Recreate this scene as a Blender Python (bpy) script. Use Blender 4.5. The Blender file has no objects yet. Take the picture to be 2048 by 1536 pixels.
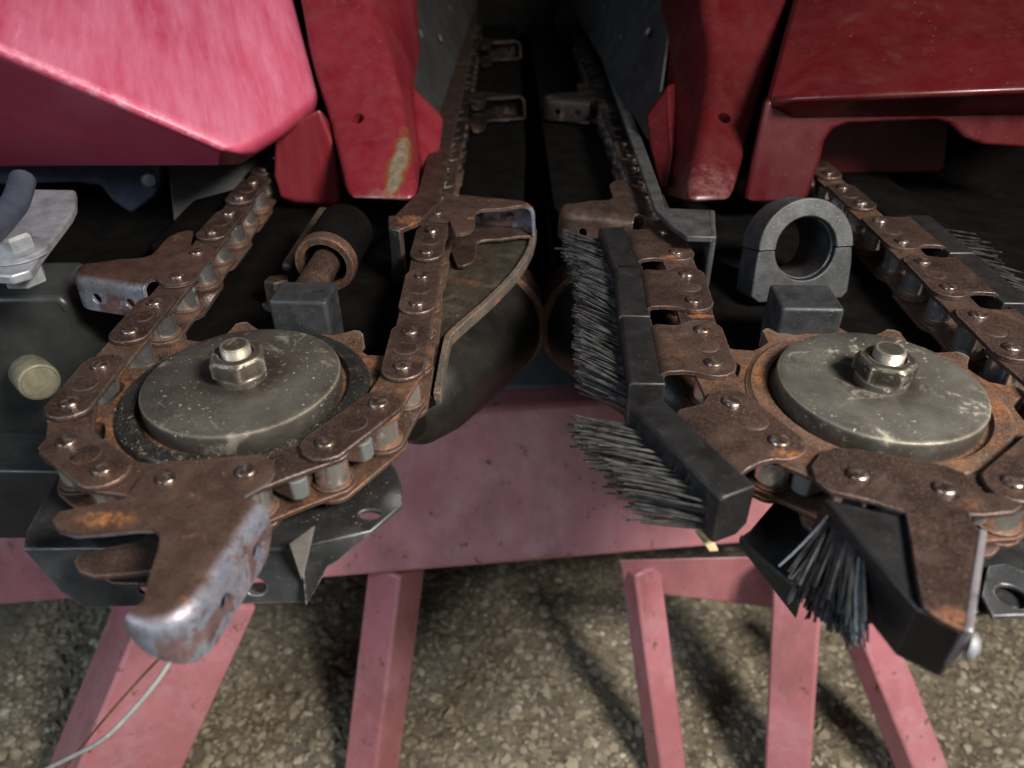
import bpy, bmesh, math, random
from mathutils import Vector, Matrix
from mathutils.geometry import delaunay_2d_cdt
random.seed(7)
R = math.radians
SC = bpy.context.scene
COL = SC.collection

# ------------------------------------------------------------------ camera
Z0 = 0.75                      # height of the sprocket cover discs above the ground
CAMH = 0.246                   # camera above the discs
F = 1479.0                     # focal length in photograph pixels (2048 wide)
PITCH, ROLL = R(34.5), R(-0.5)
cam = bpy.data.cameras.new('camera'); camo = bpy.data.objects.new('camera', cam); COL.objects.link(camo)
cam.sensor_width = 36; cam.lens = F / 2048 * 36
cam.clip_start = 0.01; cam.clip_end = 100
camo.location = (0, 0, Z0 + CAMH)
camo.rotation_euler = (Matrix.Rotation(math.pi/2 - PITCH, 3, 'X') @ Matrix.Rotation(ROLL, 3, 'Z')).to_euler()
cam.dof.use_dof = True; cam.dof.focus_distance = 0.52; cam.dof.aperture_fstop = cam.lens / 4.8
SC.camera = camo

# ------------------------------------------------------------------ world, lamps, exposure
w = bpy.data.worlds.new('World'); SC.world = w; w.use_nodes = True
w.node_tree.nodes['Background'].inputs[0].default_value = (0.75, 0.85, 1.0, 1)
w.node_tree.nodes['Background'].inputs[1].default_value = 0.008
def area(name, loc, target, sx, sy, power, col):
    l = bpy.data.lights.new(name, 'AREA'); l.shape = 'RECTANGLE'; l.size = sx; l.size_y = sy
    l.energy = power; l.color = col
    o = bpy.data.objects.new(name, l); COL.objects.link(o); o.location = loc
    o.rotation_euler = (Vector(target) - Vector(loc)).to_track_quat('-Z', 'Y').to_euler()
    return o
area('work_lamp', (0.72, -0.28, 1.62), (0.0, 0.42, 0.7), 0.32, 0.32, 42, (1.0, 0.92, 0.83))
area('shed_door_light', (0.25, -2.2, 1.45), (0.0, 0.5, 0.6), 1.6, 1.3, 7, (0.93, 0.96, 1.0))
area('window_light', (-1.7, -0.75, 1.95), (-0.1, 0.5, 0.75), 0.9, 0.7, 22, (0.72, 0.84, 1.0))
vs = SC.view_settings
vs.view_transform = 'Standard'; vs.look = 'None'; vs.exposure = 0; vs.gamma = 1

# ------------------------------------------------------------------ measuring helpers
def _ray(px, py):
    x = (px - 1024) / F; y = -(py - 768) / F
    c, s = math.cos(ROLL), math.sin(ROLL); x, y = c*x - s*y, s*x + c*y
    return Vector((x, y*math.sin(PITCH) + math.cos(PITCH), y*math.cos(PITCH) - math.sin(PITCH)))
def U(px, py, z=0.0):          # point on the level z (relative to the disc tops)
    d = _ray(px, py); t = (CAMH - z) / -d.z
    return Vector((d.x*t, d.y*t, Z0 + z))
def Q(px, py, Y):              # point at the distance Y in front of the camera
    d = _ray(px, py); t = Y / d.y
    return Vector((d.x*t, Y, Z0 + CAMH + d.z*t))

# ------------------------------------------------------------------ object helpers
def thing(name, label, cat, loc=(0, 0, 0), group=None):
    o = bpy.data.objects.new(name, None); COL.objects.link(o); o.location = loc
    o.empty_display_size = 0.02
    o['label'] = label; o['category'] = cat
    if group: o['group'] = group
    return o
def tag(o, label, cat, group=None):
    o['label'] = label; o['category'] = cat
    if group: o['group'] = group
    return o
def wloc(o):
    v = o.location.copy()
    while o.parent: o = o.parent; v += o.location
    return v
def finish(me, smooth=35):
    me.validate()
    if smooth:
        me.shade_smooth(); me.set_sharp_from_angle(angle=R(smooth))
def link(name, me, mat, parent=None, loc=None, bevel=0, seg=2, rot=None):
    o = bpy.data.objects.new(name, me); COL.objects.link(o)
    if mat and not me.materials: me.materials.append(mat)
    base = wloc(parent) if parent else Vector()
    o.parent = parent
    o.location = (Vector(loc) if loc is not None else Vector()) - base
    if rot: o.rotation_euler = rot
    if bevel:
        m = o.modifiers.new('bevel', 'BEVEL'); m.width = bevel; m.segments = seg
        m.limit_method = 'ANGLE'; m.angle_limit = R(38); m.harden_normals = False
    return o
def mesh_obj(name, vs_, fs, mat, parent=None, bevel=0, seg=2, smooth=35):
    """verts in world space; the origin goes to the middle of the part"""
    vs_ = [Vector(v) for v in vs_]
    c = sum(vs_, Vector()) / len(vs_)
    me = bpy.data.meshes.new(name); me.from_pydata([v - c for v in vs_], [], fs)
    bm = bmesh.new(); bm.from_mesh(me); bmesh.ops.recalc_face_normals(bm, faces=bm.faces); bm.to_mesh(me); bm.free()
    finish(me, smooth)
    return link(name, me, mat, parent, c, bevel, seg)
def inside(p, poly):
    x, y = p; r = False; n = len(poly); j = n - 1
    for i in range(n):
        xi, yi = poly[i]; xj, yj = poly[j]
        if (yi > y) != (yj > y) and x < (xj - xi)*(y - yi)/(yj - yi) + xi: r = not r
        j = i
    return r
def circ(cx, cy, r, n=14):
    return [(cx + r*math.cos(2*math.pi*i/n), cy + r*math.sin(2*math.pi*i/n)) for i in range(n)]
def sheet_data(outline, holes=(), fn=None, th=0.003, res=0.006):
    """a plate cut to an outline with holes, dense enough to be bent by fn(x,y)->Vector"""
    vv = []; ee = []
    for loop in [outline] + list(holes):
        s = len(vv); pts = []
        for i in range(len(loop)):
            a = Vector(loop[i]); b = Vector(loop[(i+1) % len(loop)])
            k = max(1, int((b - a).length / res + .5)) if fn else 1
            for q in range(k): pts.append(a.lerp(b, q/k))
        vv += pts; n = len(pts)
        ee += [(s+i, s+(i+1) % n) for i in range(n)]
    if fn:
        xs = [p[0] for p in outline]; ys = [p[1] for p in outline]
        y = min(ys) + res*.5; row = 0
        bpts = [v.copy() for v in vv]
        while y < max(ys):
            x = min(xs) + res*(.5 if row % 2 else .15)
            while x < max(xs):
                if inside((x, y), outline) and not any(inside((x, y), h) for h in holes):
                    if all((b.x-x)**2 + (b.y-y)**2 > (res*.5)**2 for b in bpts): vv.append(Vector((x, y)))
                x += res
            y += res; row += 1
    V, E_, FC, *_ = delaunay_2d_cdt(vv, ee, [], 0, 1e-7)
    tris = []
    for f in FC:
        c = (V[f[0]] + V[f[1]] + V[f[2]]) / 3
        if inside(c, outline) and not any(inside(c, h) for h in holes): tris.append(tuple(f))
    g = fn or (lambda x, y: Vector((x, y, 0)))
    e = 1e-5; top = []; bot = []
    for v in V:
        p = g(v.x, v.y); n = (g(v.x+e, v.y) - g(v.x-e, v.y)).cross(g(v.x, v.y+e) - g(v.x, v.y-e)).normalized()
        top.append(p); bot.append(p - n*th)
    N = len(V); cnt = {}
    for t in tris:
        for a, b in ((t[0], t[1]), (t[1], t[2]), (t[2], t[0])): cnt[(a, b)] = 1
    fs = list(tris) + [tuple(N + i for i in reversed(t)) for t in tris]
    for (a, b) in cnt:
        if (b, a) not in cnt: fs.append((b, a, N + a, N + b))
    used = sorted({i for f in fs for i in f}); mp = {u: k for k, u in enumerate(used)}
    al = top + bot
    return [al[u] for u in used], [tuple(mp[i] for i in f) for f in fs]
def sheet(name, outline, mat, parent, frame=None, holes=(), fn=None, th=0.003, res=0.006, bevel=0.0006):
    """frame(Vector local)->world"""
    v, f = sheet_data(outline, holes, fn, th, res)
    return mesh_obj(name, [frame(p) for p in v] if frame else v, f, mat, parent, bevel)
def lathe_data(prof, n=48, closed_top=True):
    vs_, fs = [], []
    for (r, z) in prof:
        for i in range(n):
            a = 2*math.pi*i/n; vs_.append(Vector((r*math.cos(a), r*math.sin(a), z)))
    m = len(prof)
    for k in range(m-1):
        for i in range(n):
            j = (i+1) % n; fs.append((k*n+i, k*n+j, (k+1)*n+j, (k+1)*n+i))
    if closed_top:
        fs.append(tuple(range((m-1)*n, m*n))); fs.append(tuple(reversed(range(n))))
    else:
        for i in range(n):
            j = (i+1) % n; fs.append(((m-1)*n+i, (m-1)*n+j, j, i))
    return vs_, fs
def axis_frame(o, axis):
    q = Vector(axis).normalized().to_track_quat('Z', 'X'); o = Vector(o)
    return lambda p: o + q @ p
def cut_hole(o, c, nrm, r, depth):
    v, f = lathe_data([(r, -depth), (r, depth*.6)], 24); fr = axis_frame(c, nrm)
    k = mesh_obj('cutter', [fr(p) for p in v], f, None)
    m = o.modifiers.new('cut', 'BOOLEAN'); m.object = k; m.solver = 'EXACT'
    bpy.context.view_layer.update()
    me = bpy.data.meshes.new_from_object(o.evaluated_get(bpy.context.evaluated_depsgraph_get()))
    o.modifiers.clear(); o.data = me
    finish(me, 40)
    bpy.data.objects.remove(k)
def lathe(name, prof, mat, parent, o, axis=(0, 0, 1), n=48, closed=True, bevel=0, smooth=35):
    fr = axis_frame(o, axis); v, f = lathe_data(prof, n, closed)
    return mesh_obj(name, [fr(p) for p in v], f, mat, parent, bevel, smooth=smooth)
def prism(name, poly, z0, z1, mat, parent, frame, bevel=0.001, seg=2):
    n = len(poly)
    v = [Vector((x, y, z0)) for x, y in poly] + [Vector((x, y, z1)) for x, y in poly]
    f = [tuple(reversed(range(n))), tuple(range(n, 2*n))] + [(i, (i+1) % n, n+(i+1) % n, n+i) for i in range(n)]
    return mesh_obj(name, [frame(p) for p in v], f, mat, parent, bevel, seg)
def hexa(name, bottom4, top4, mat, parent, bevel=0.002, seg=2):
    v = list(bottom4) + list(top4)
    f = [(3, 2, 1, 0), (4, 5, 6, 7), (0, 1, 5, 4), (1, 2, 6, 5), (2, 3, 7, 6), (3, 0, 4, 7)]
    return mesh_obj(name, v, f, mat, parent, bevel, seg)
def bar(name, a, b, w_, h_, mat, parent, up=(0, 0, 1), twist=0, bevel=0.003):
    a, b = Vector(a), Vector(b); d = (b - a).normalized()
    s = d.cross(Vector(up)).normalized(); u = s.cross(d)
    if twist: s, u = s*math.cos(twist) + u*math.sin(twist), u*math.cos(twist) - s*math.sin(twist)
    c = [(-w_/2, -h_/2), (w_/2, -h_/2), (w_/2, h_/2), (-w_/2, h_/2)]
    return hexa(name, [a + s*x + u*y for x, y in c], [b + s*x + u*y for x, y in c], mat, parent, bevel)
def tube(name, pts, r, mat, parent=None, n=8):
    pts = [Vector(p) for p in pts]; vs_, fs = [], []
    for i, p in enumerate(pts):
        d = (pts[min(i+1, len(pts)-1)] - pts[max(i-1, 0)]).normalized()
        s = d.cross(Vector((0.31, 0.2, 0.93))).normalized(); u = s.cross(d)
        rr = r[i] if isinstance(r, (list, tuple)) else r
        for k in range(n):
            a = 2*math.pi*k/n; vs_.append(p + (s*math.cos(a) + u*math.sin(a))*rr)
    for i in range(len(pts)-1):
        for k in range(n):
            j = (k+1) % n; fs.append((i*n+k, i*n+j, (i+1)*n+j, (i+1)*n+k))
    fs.append(tuple(reversed(range(n)))); fs.append(tuple(range((len(pts)-1)*n, len(pts)*n)))
    return mesh_obj(name, vs_, fs, mat, parent, smooth=60)
def loft(name, rows, mat, parent, cap=True, sub=2, thick=0, closed=False, creases=()):
    n = len(rows[0]); vs_ = [Vector(p) for r_ in rows for p in r_]; fs = []
    for i in range(len(rows)-1):
        for k in range(n if closed else n-1):
            j = (k+1) % n
            fs.append((i*n+k, i*n+j, (i+1)*n+j, (i+1)*n+k))
    if cap and closed:
        fs.append(tuple(reversed(range(n)))); fs.append(tuple(range((len(rows)-1)*n, len(rows)*n)))
    o = mesh_obj(name, vs_, fs, mat, parent, smooth=180)
    if thick:
        m = o.modifiers.new('wall', 'SOLIDIFY'); m.thickness = thick; m.offset = 0
    if sub:
        m = o.modifiers.new('soft', 'SUBSURF'); m.levels = sub; m.render_levels = sub
    return o

# ------------------------------------------------------------------ materials
class NT:
    def __init__(s, name):
        s.m = bpy.data.materials.new(name); s.m.use_nodes = True; s.t = s.m.node_tree
        s.b = s.t.nodes['Principled BSDF']
        tc = s.t.nodes.new('ShaderNodeTexCoord'); oi = s.t.nodes.new('ShaderNodeObjectInfo')
        ad = s.t.nodes.new('ShaderNodeVectorMath'); ad.operation = 'ADD'
        mu = s.t.nodes.new('ShaderNodeMath'); mu.operation = 'MULTIPLY'; mu.inputs[1].default_value = 37.0
        s.t.links.new(oi.outputs['Random'], mu.inputs[0])
        s.t.links.new(tc.outputs['Object'], ad.inputs[0]); s.t.links.new(mu.outputs[0], ad.inputs[1])
        s.vec = ad.outputs[0]; s.rand = oi.outputs['Random']; s.gen = tc.outputs['Object']
    def lk(s, a, b): s.t.links.new(a, b)
    def stretch(s, sc, rot=(0, 0, 0)):
        r = s.t.nodes.new('ShaderNodeMapping'); r.inputs['Rotation'].default_value = rot; s.lk(s.vec, r.inputs[0])
        n = s.t.nodes.new('ShaderNodeMapping'); n.inputs['Scale'].default_value = sc
        s.lk(r.outputs[0], n.inputs[0]); return n.outputs[0]
    def spot(s, c, ax, rad, soft=.5):
        """1 inside an ellipsoid at world point c; ax = three axis vectors, rad = three radii"""
        g = s.t.nodes.new('ShaderNodeNewGeometry'); d = s.t.nodes.new('ShaderNodeVectorMath'); d.operation = 'SUBTRACT'
        s.lk(g.outputs['Position'], d.inputs[0]); d.inputs[1].default_value = tuple(c); tot = None
        for a, r in zip(ax, rad):
            v = s.t.nodes.new('ShaderNodeVectorMath'); v.operation = 'DOT_PRODUCT'
            s.lk(d.outputs[0], v.inputs[0]); v.inputs[1].default_value = tuple(Vector(a).normalized()/r)
            q = s.t.nodes.new('ShaderNodeMath'); q.operation = 'MULTIPLY'; s.lk(v.outputs['Value'], q.inputs[0]); s.lk(v.outputs['Value'], q.inputs[1])
            if tot is None: tot = q.outputs[0]
            else:
                p = s.t.nodes.new('ShaderNodeMath'); p.operation = 'ADD'; s.lk(tot, p.inputs[0]); s.lk(q.outputs[0], p.inputs[1]); tot = p.outputs[0]
        jit = s.t.nodes.new('ShaderNodeMath'); jit.operation = 'MULTIPLY_ADD'; s.lk(s.noise(90, 7, .7), jit.inputs[0]); jit.inputs[1].default_value = 2.2; jit.inputs[2].default_value = -1.1
        p = s.t.nodes.new('ShaderNodeMath'); p.operation = 'ADD'; s.lk(tot, p.inputs[0]); s.lk(jit.outputs[0], p.inputs[1])
        return s.ramp(p.outputs[0], [(1 - soft, 1.0), (1.0, 0.0)])
    def upface(s, lo=.1, hi=.5):
        g = s.t.nodes.new('ShaderNodeNewGeometry'); x = s.t.nodes.new('ShaderNodeSeparateXYZ'); s.lk(g.outputs['Normal'], x.inputs[0])
        return s.ramp(x.outputs['Z'], [(lo, 0.0), (hi, 1.0)])
    def noise(s, scale, detail=6, rough=.6, vec=None, dist=0):
        n = s.t.nodes.new('ShaderNodeTexNoise'); n.inputs['Scale'].default_value = scale
        n.inputs['Detail'].default_value = detail; n.inputs['Roughness'].default_value = rough
        n.inputs['Distortion'].default_value = dist
        s.lk(vec or s.vec, n.inputs['Vector']); return n.outputs['Fac']
    def vor(s, scale, vec=None):
        n = s.t.nodes.new('ShaderNodeTexVoronoi'); n.inputs['Scale'].default_value = scale
        s.lk(vec or s.vec, n.inputs['Vector']); return n.outputs['Distance']
    def ramp(s, x, stops):
        n = s.t.nodes.new('ShaderNodeValToRGB'); el = n.color_ramp.elements
        while len(el) < len(stops): el.new(.5)
        for e, (p, c) in zip(el, stops):
            e.position = p; e.color = (c, c, c, 1) if isinstance(c, (int, float)) else (*c, 1)
        s.lk(x, n.inputs[0]); return n.outputs[0]
    def mix(s, fac, a, b, mode='MIX'):
        n = s.t.nodes.new('ShaderNodeMix'); n.data_type = 'RGBA'; n.blend_type = mode
        for v, i in ((fac, 0), (a, 6), (b, 7)):
            if isinstance(v, (int, float)): n.inputs[i].default_value = v if i == 0 else (v, v, v, 1)
            elif isinstance(v, tuple): n.inputs[i].default_value = (*v, 1)
            else: s.lk(v, n.inputs[i])
        return n.outputs[2]
    def math(s, op, a, b=None, c=None):
        n = s.t.nodes.new('ShaderNodeMath'); n.operation = op
        for v, i in ((a, 0), (b, 1), (c, 2)):
            if v is None: continue
            if isinstance(v, (int, float)): n.inputs[i].default_value = v
            else: s.lk(v, n.inputs[i])
        n.use_clamp = op in ('ADD', 'MULTIPLY', 'SUBTRACT'); return n.outputs[0]
    def edge(s, radius=.0015, samples=4):
        """1 on worn edges, also for the painted disc rim highlight"""
        bv = s.t.nodes.new('ShaderNodeBevel'); bv.samples = samples; bv.inputs[0].default_value = radius
        g = s.t.nodes.new('ShaderNodeNewGeometry'); d = s.t.nodes.new('ShaderNodeVectorMath'); d.operation = 'DOT_PRODUCT'
        s.lk(bv.outputs[0], d.inputs[0]); s.lk(g.outputs['Normal'], d.inputs[1])
        return s.ramp(d.outputs['Value'], [(.80, 1.0), (.985, 0.0)])
    def bump(s, h, strength, dist=.001):
        n = s.t.nodes.new('ShaderNodeBump'); n.inputs['Strength'].default_value = strength; n.inputs['Distance'].default_value = dist
        s.lk(h, n.inputs['Height'])
        if s.b.inputs['Normal'].links: s.lk(s.b.inputs['Normal'].links[0].from_socket, n.inputs['Normal'])
        s.lk(n.outputs[0], s.b.inputs['Normal'])
    def out(s, col=None, rough=None, metal=None, spec=None, coat=None):
        for v, k in ((col, 'Base Color'), (rough, 'Roughness'), (metal, 'Metallic'), (spec, 'Specular IOR Level'), (coat, 'Coat Weight')):
            if v is None: continue
            if isinstance(v, (int, float)): s.b.inputs[k].default_value = v
            elif isinstance(v, tuple): s.b.inputs[k].default_value = (*v, 1)
            else: s.lk(v, s.b.inputs[k])
        return s.m
def rust_mat(name, dark, light, orange=.5, bare=.3, rough=(.24, .46), metal=.55, spots=()):
    s = NT(name)
    c = s.ramp(s.noise(55, 8, .65), [(.3, dark), (.7, light)])
    tone = s.ramp(s.noise(14, 3), [(.35, (.75, .75, .78)), (.7, (1.2, 1.12, 1.08))])
    c = s.mix(1.0, c, tone, 'MULTIPLY')
    c = s.mix(1.0, c, s.ramp(s.rand, [(0, (.72, .70, .70)), (.5, (1.0, 1.0, 1.0)), (1, (1.28, 1.22, 1.16))]), 'MULTIPLY')
    fine = s.noise(900, 3, .7)
    c = s.mix(s.ramp(fine, [(.50, 0.0), (.72, .6)]), c, tuple(min(1, x*2.6) for x in light))
    c = s.mix(s.ramp(s.noise(420, 6, .75), [(.30, .75), (.46, 0.0)]), c, tuple(x*.35 for x in dark))
    c = s.mix(s.ramp(s.noise(26, 8, .7, dist=.8), [(.54, 0.0), (.66, .45)]), c, (.17, .125, .105))
    e = s.edge(.0016)
    eo = s.math('MULTIPLY', e, s.ramp(s.noise(130, 5), [(.40, 0.0), (.56, .95)]))
    # orange rust blooms
    om = s.ramp(s.noise(42, 9, .72), [(.60 - .1*orange, 0.0), (.70 - .08*orange, .85*orange)])
    for (c0, r0) in spots:
        om = s.math('MAXIMUM', om, s.math('MULTIPLY', s.spot(c0, ((1, 0, 0), (0, 1, 0), (0, 0, 1)), r0, .8), s.ramp(s.noise(170, 8, .75), [(.38, 0.0), (.56, .95)])))
    oc = s.ramp(s.noise(420, 4), [(.35, (.10, .030, .010)), (.68, (.34, .125, .028))])
    c = s.mix(s.math('MAXIMUM', om, s.math('MULTIPLY', eo, min(1, orange*1.1))), c, oc)
    # bare metal on worn edges
    bm_ = s.math('MULTIPLY', e, s.ramp(s.noise(90, 5), [(.36, 0.0), (.54, bare)]))
    c = s.mix(bm_, c, (.40, .34, .37))
    # pale dust specks
    c = s.mix(s.ramp(s.noise(1500, 2, .5), [(.70, 0.0), (.76, .5)]), c, (.34, .27, .20))
    s.bump(s.noise(260, 8, .7), .55, .0009)
    s.bump(fine, .35, .0005)
    rr = s.ramp(s.noise(120, 5), [(.3, rough[0]), (.7, rough[1])])
    rr = s.mix(om, rr, (.9, .9, .9)); rr = s.mix(bm_, rr, (.3, .3, .3))
    return s.out(c, rr, s.math('MAXIMUM', s.mix(om, metal, 0.0), bm_), .5)
M = {}
M['rust'] = rust_mat('rusty_chain_steel', (.036, .024, .020), (.104, .070, .056), .28, .7, spots=((U(815, 440, .010), (.013, .012, .01)), (U(1905, 1240, -.005), (.010, .008, .01)), (U(1575, 908, -.005), (.012, .005, .01)), (U(1400, 632, -.008), (.010, .004, .01)), (U(1345, 520, -.008), (.012, .004, .01))))
M['rust2'] = rust_mat('rusty_chain_steel_orange', (.050, .030, .021), (.125, .075, .048), .70, .5, (.45, .75))
M['rust_dk'] = rust_mat('rusty_sprocket_steel', (.050, .028, .018), (.12, .068, .044), .75, .2, (.5, .8), .2)
def m_sprocket():
    m = rust_mat('rusty_sprocket_worn_teeth', (.050, .028, .018), (.12, .068, .044), .75, .2, (.5, .8), .2)
    nt = m.node_tree; b = nt.nodes['Principled BSDF']
    tc = nt.nodes.new('ShaderNodeTexCoord'); sx = nt.nodes.new('ShaderNodeSeparateXYZ'); cb = nt.nodes.new('ShaderNodeCombineXYZ'); ln = nt.nodes.new('ShaderNodeVectorMath'); ln.operation = 'LENGTH'
    nt.links.new(tc.outputs['Object'], sx.inputs[0]); nt.links.new(sx.outputs[0], cb.inputs[0]); nt.links.new(sx.outputs[1], cb.inputs[1]); nt.links.new(cb.outputs[0], ln.inputs[0])
    r = nt.nodes.new('ShaderNodeMapRange'); r.inputs[1].default_value = .0905; r.inputs[2].default_value = .0935; nt.links.new(ln.outputs['Value'], r.inputs[0])
    mx_ = nt.nodes.new('ShaderNodeMix'); mx_.data_type = 'RGBA'; nt.links.new(r.outputs[0], mx_.inputs[0]); nt.links.new(b.inputs['Base Color'].links[0].from_socket, mx_.inputs[6]); mx_.inputs[7].default_value = (.13, .14, .14, 1)
    nt.links.new(mx_.outputs[2], b.inputs['Base Color'])
    return m
M['sprocket'] = m_sprocket()
M['shade_rust'] = rust_mat('shade_dark_chain_steel', (.005, .004, .0035), (.014, .010, .008), .1, .05, (.4, .6), .3)  # darker copy for the far links, trough shade put into the colour
M['lip'] = rust_mat('worn_lip_steel', (.075, .068, .056), (.16, .145, .12), .8, .6, (.4, .65), .4)
M['deck'] = rust_mat('dusty_deck_steel', (.016, .015, .011), (.050, .044, .031), .35, .3, (.4, .65), .3)
def m_roller():
    s = NT('bright_roller_steel')
    c = s.ramp(s.noise(90, 5, .6, s.stretch((1, 1, .15))), [(.3, (.62, .62, .63)), (.7, (.88, .88, .90))])
    d = s.ramp(s.noise(60, 6), [(.60, 0.0), (.70, .8)])
    c = s.mix(d, c, (.10, .055, .03))
    rr = s.mix(d, s.ramp(s.noise(300, 4), [(.3, .18), (.7, .30)]), (.7, .7, .7))
    s.bump(s.noise(500, 4), .08, .0003)
    return s.out(c, rr, s.mix(d, .94, .2))
M['roller'] = m_roller()
def m_rivet():
    s = NT('rivet_steel')
    c = s.ramp(s.noise(260, 6, .7), [(.36, (.075, .045, .034)), (.52, (.22, .16, .13)), (.66, (.55, .51, .48))])
    s.bump(s.noise(700, 4), .2, .0004)
    return s.out(c, s.ramp(s.noise(300, 3), [(.3, .18), (.7, .42)]), .85)
M['rivet'] = m_rivet()
def m_disc(name, a, b, dust=.5, grime=True):
    s = NT(name)
    c = s.ramp(s.noise(34, 8, .66), [(.28, a), (.72, b)])
    c = s.mix(s.ramp(s.noise(11, 4), [(.42, 0.0), (.66, .65)]), c, tuple(x*.55 for x in a))
    # turning marks round the centre
    sx = s.t.nodes.new('ShaderNodeSeparateXYZ'); s.lk(s.gen, sx.inputs[0])
    cb = s.t.nodes.new('ShaderNodeCombineXYZ'); s.lk(sx.outputs[0], cb.inputs[0]); s.lk(sx.outputs[1], cb.inputs[1])
    ln = s.t.nodes.new('ShaderNodeVectorMath'); ln.operation = 'LENGTH'; s.lk(cb.outputs[0], ln.inputs[0])
    rad = ln.outputs['Value']
    ring = s.t.nodes.new('ShaderNodeTexNoise'); ring.noise_dimensions = '1D'; ring.inputs['Scale'].default_value = 900; ring.inputs['Detail'].default_value = 4
    s.lk(rad, ring.inputs['W'])
    c = s.mix(s.ramp(ring.outputs['Fac'], [(.40, .22), (.6, 0.0)]), c, tuple(x*.4 for x in a))
    blot = s.ramp(s.noise(30, 9, .76, dist=.6), [(.565, 0.0), (.64, dust)])
    c = s.mix(blot, c, (.40, .37, .29))
    blot2 = s.ramp(s.noise(17, 9, .7, dist=.5), [(.60, 0.0), (.66, .5)])
    c = s.mix(blot2, c, (.060, .045, .034))
    sp = s.ramp(s.noise(330, 4, .7), [(.62, 0.0), (.68, .85)])
    sp = s.math('MULTIPLY', sp, s.ramp(s.noise(22, 4), [(.44, 0.0), (.58, 1.0)]))
    c = s.mix(sp, c, (.56, .53, .45))
    sc = s.ramp(s.noise(80, 5, .6, s.stretch((.4, 9, 1), (0, 0, .7))), [(.66, 0.0), (.71, .5)])
    c = s.mix(sc, c, (.40, .38, .35))
    if grime:
        gm = s.t.nodes.new('ShaderNodeMath'); gm.operation = 'MULTIPLY_ADD'; s.lk(s.noise(70, 7, .7), gm.inputs[0]); gm.inputs[1].default_value = .03; s.lk(rad, gm.inputs[2])
        c = s.mix(s.ramp(gm.outputs[0], [(.034, .7), (.044, 0.0)]), c, (.045, .034, .028))
        c = s.mix(s.ramp(gm.outputs[0], [(.068, 0.0), (.0755, .5)]), c, (.050, .040, .030))
    e = s.math('MULTIPLY', s.edge(.003), s.ramp(s.noise(50, 4), [(.30, .25), (.52, 1.0)]))
    c = s.mix(e, c, (.68, .63, .50))  # cream rim highlight painted into the edge colour
    s.bump(s.noise(420, 6, .7), .3, .0006); s.bump(sp, .5, .0006); s.bump(ring.outputs['Fac'], .10, .0004)
    d = s.math('MAXIMUM', blot, sp)
    return s.out(c, s.mix(d, s.ramp(s.noise(60, 6), [(.3, .30), (.7, .52)]), (.8, .8, .8)), s.mix(d, .65, .05))
M['disc'] = m_disc('zinc_cover_disc', (.112, .105, .090), (.230, .217, .188))
M['disc2'] = m_disc('grey_cover_disc', (.150, .144, .126), (.280, .268, .238), .8)
M['nut'] = m_disc('worn_nut_steel', (.065, .056, .046), (.16, .143, .122), .4, False)
def m_plain(name, a, b, rough=(.4, .6), scale=40, metal=0, dust=.25, dustc=(.2, .19, .17), bump=.15, edgec=None, bs=350, spec=.5):
    s = NT(name)
    c = s.ramp(s.noise(scale, 7, .6), [(.3, a), (.7, b)])
    d = s.ramp(s.noise(scale*2.2, 9, .75), [(.55, 0.0), (.75, dust)])
    c = s.mix(d, c, dustc)
    sp = s.ramp(s.noise(1100, 2, .5), [(.69, 0.0), (.74, min(1, dust*2))])
    c = s.mix(sp, c, tuple(min(1, x*1.7) for x in dustc))
    if edgec:
        e = s.math('MULTIPLY', s.edge(.0018), s.ramp(s.noise(60, 6, .7), [(.40, 0.0), (.55, .9)])); c = s.mix(e, c, edgec)
    s.bump(s.noise(bs, 6, .65), bump, .0006)
    return s.out(c, s.mix(d, s.ramp(s.noise(scale*1.5, 5), [(.3, rough[0]), (.7, rough[1])]), (.8, .8, .8)), metal, spec)
M['black_ring'] = m_plain('black_oily_ring', (.008, .009, .009), (.022, .023, .022), (.35, .6), 60, .2, .5, (.16, .13, .09))
M['black_steel'] = m_plain('black_painted_steel', (.010, .011, .012), (.030, .031, .032), (.28, .48), 45, .1, .35, (.13, .12, .10), .12, (.30, .30, .33))
M['black_plastic'] = m_plain('black_plastic', (.007, .007, .0075), (.016, .016, .017), (.32, .5), 60, 0, .35, (.06, .058, .052), .12, (.11, .105, .09))
M['tray'] = m_plain('scuffed_black_tray', (.030, .033, .038), (.085, .090, .098), (.28, .45), 38, .35, .55, (.20, .19, .18), .2, (.48, .48, .52))
M['panel'] = m_plain('dark_panel', (.016, .018, .018), (.034, .037, .036), (.3, .5), 25, 0, .25, (.09, .09, .08), .06)
M['cast'] = m_plain('grey_cast_iron', (.028, .030, .032), (.080, .084, .088), (.45, .65), 70, .35, .4, (.24, .23, .21), .3, (.24, .24, .25))
M['cast_dark'] = m_plain('dark_cast_iron', (.016, .018, .021), (.046, .050, .055), (.4, .6), 70, .35, .35, (.16, .14, .11), .3, (.16, .16, .17))
M['galv'] = m_plain('galvanised_steel', (.22, .24, .27), (.40, .43, .47), (.38, .58), 70, .5, .4, (.42, .40, .34), .25, (.6, .6, .62))
M['blue_dark'] = m_plain('dark_blue_steel', (.030, .038, .060), (.075, .088, .125), (.4, .6), 50, .2, .3, (.12, .12, .13), .2)
M['wall_grey'] = m_plain('grey_side_sheet', (.024, .025, .025), (.045, .046, .046), (.45, .65), 18, .2, .3, (.2, .19, .17), .08)
M['plug'] = m_plain('olive_plug', (.12, .115, .075), (.22, .21, .15), (.5, .7), 120, .1, .6, (.05, .05, .03), .4)
M['bare_edge'] = m_plain('bare_flange_steel', (.20, .18, .20), (.40, .38, .42), (.25, .42), 60, .6, .5, (.10, .055, .04), .3, (.60, .58, .64))
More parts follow.
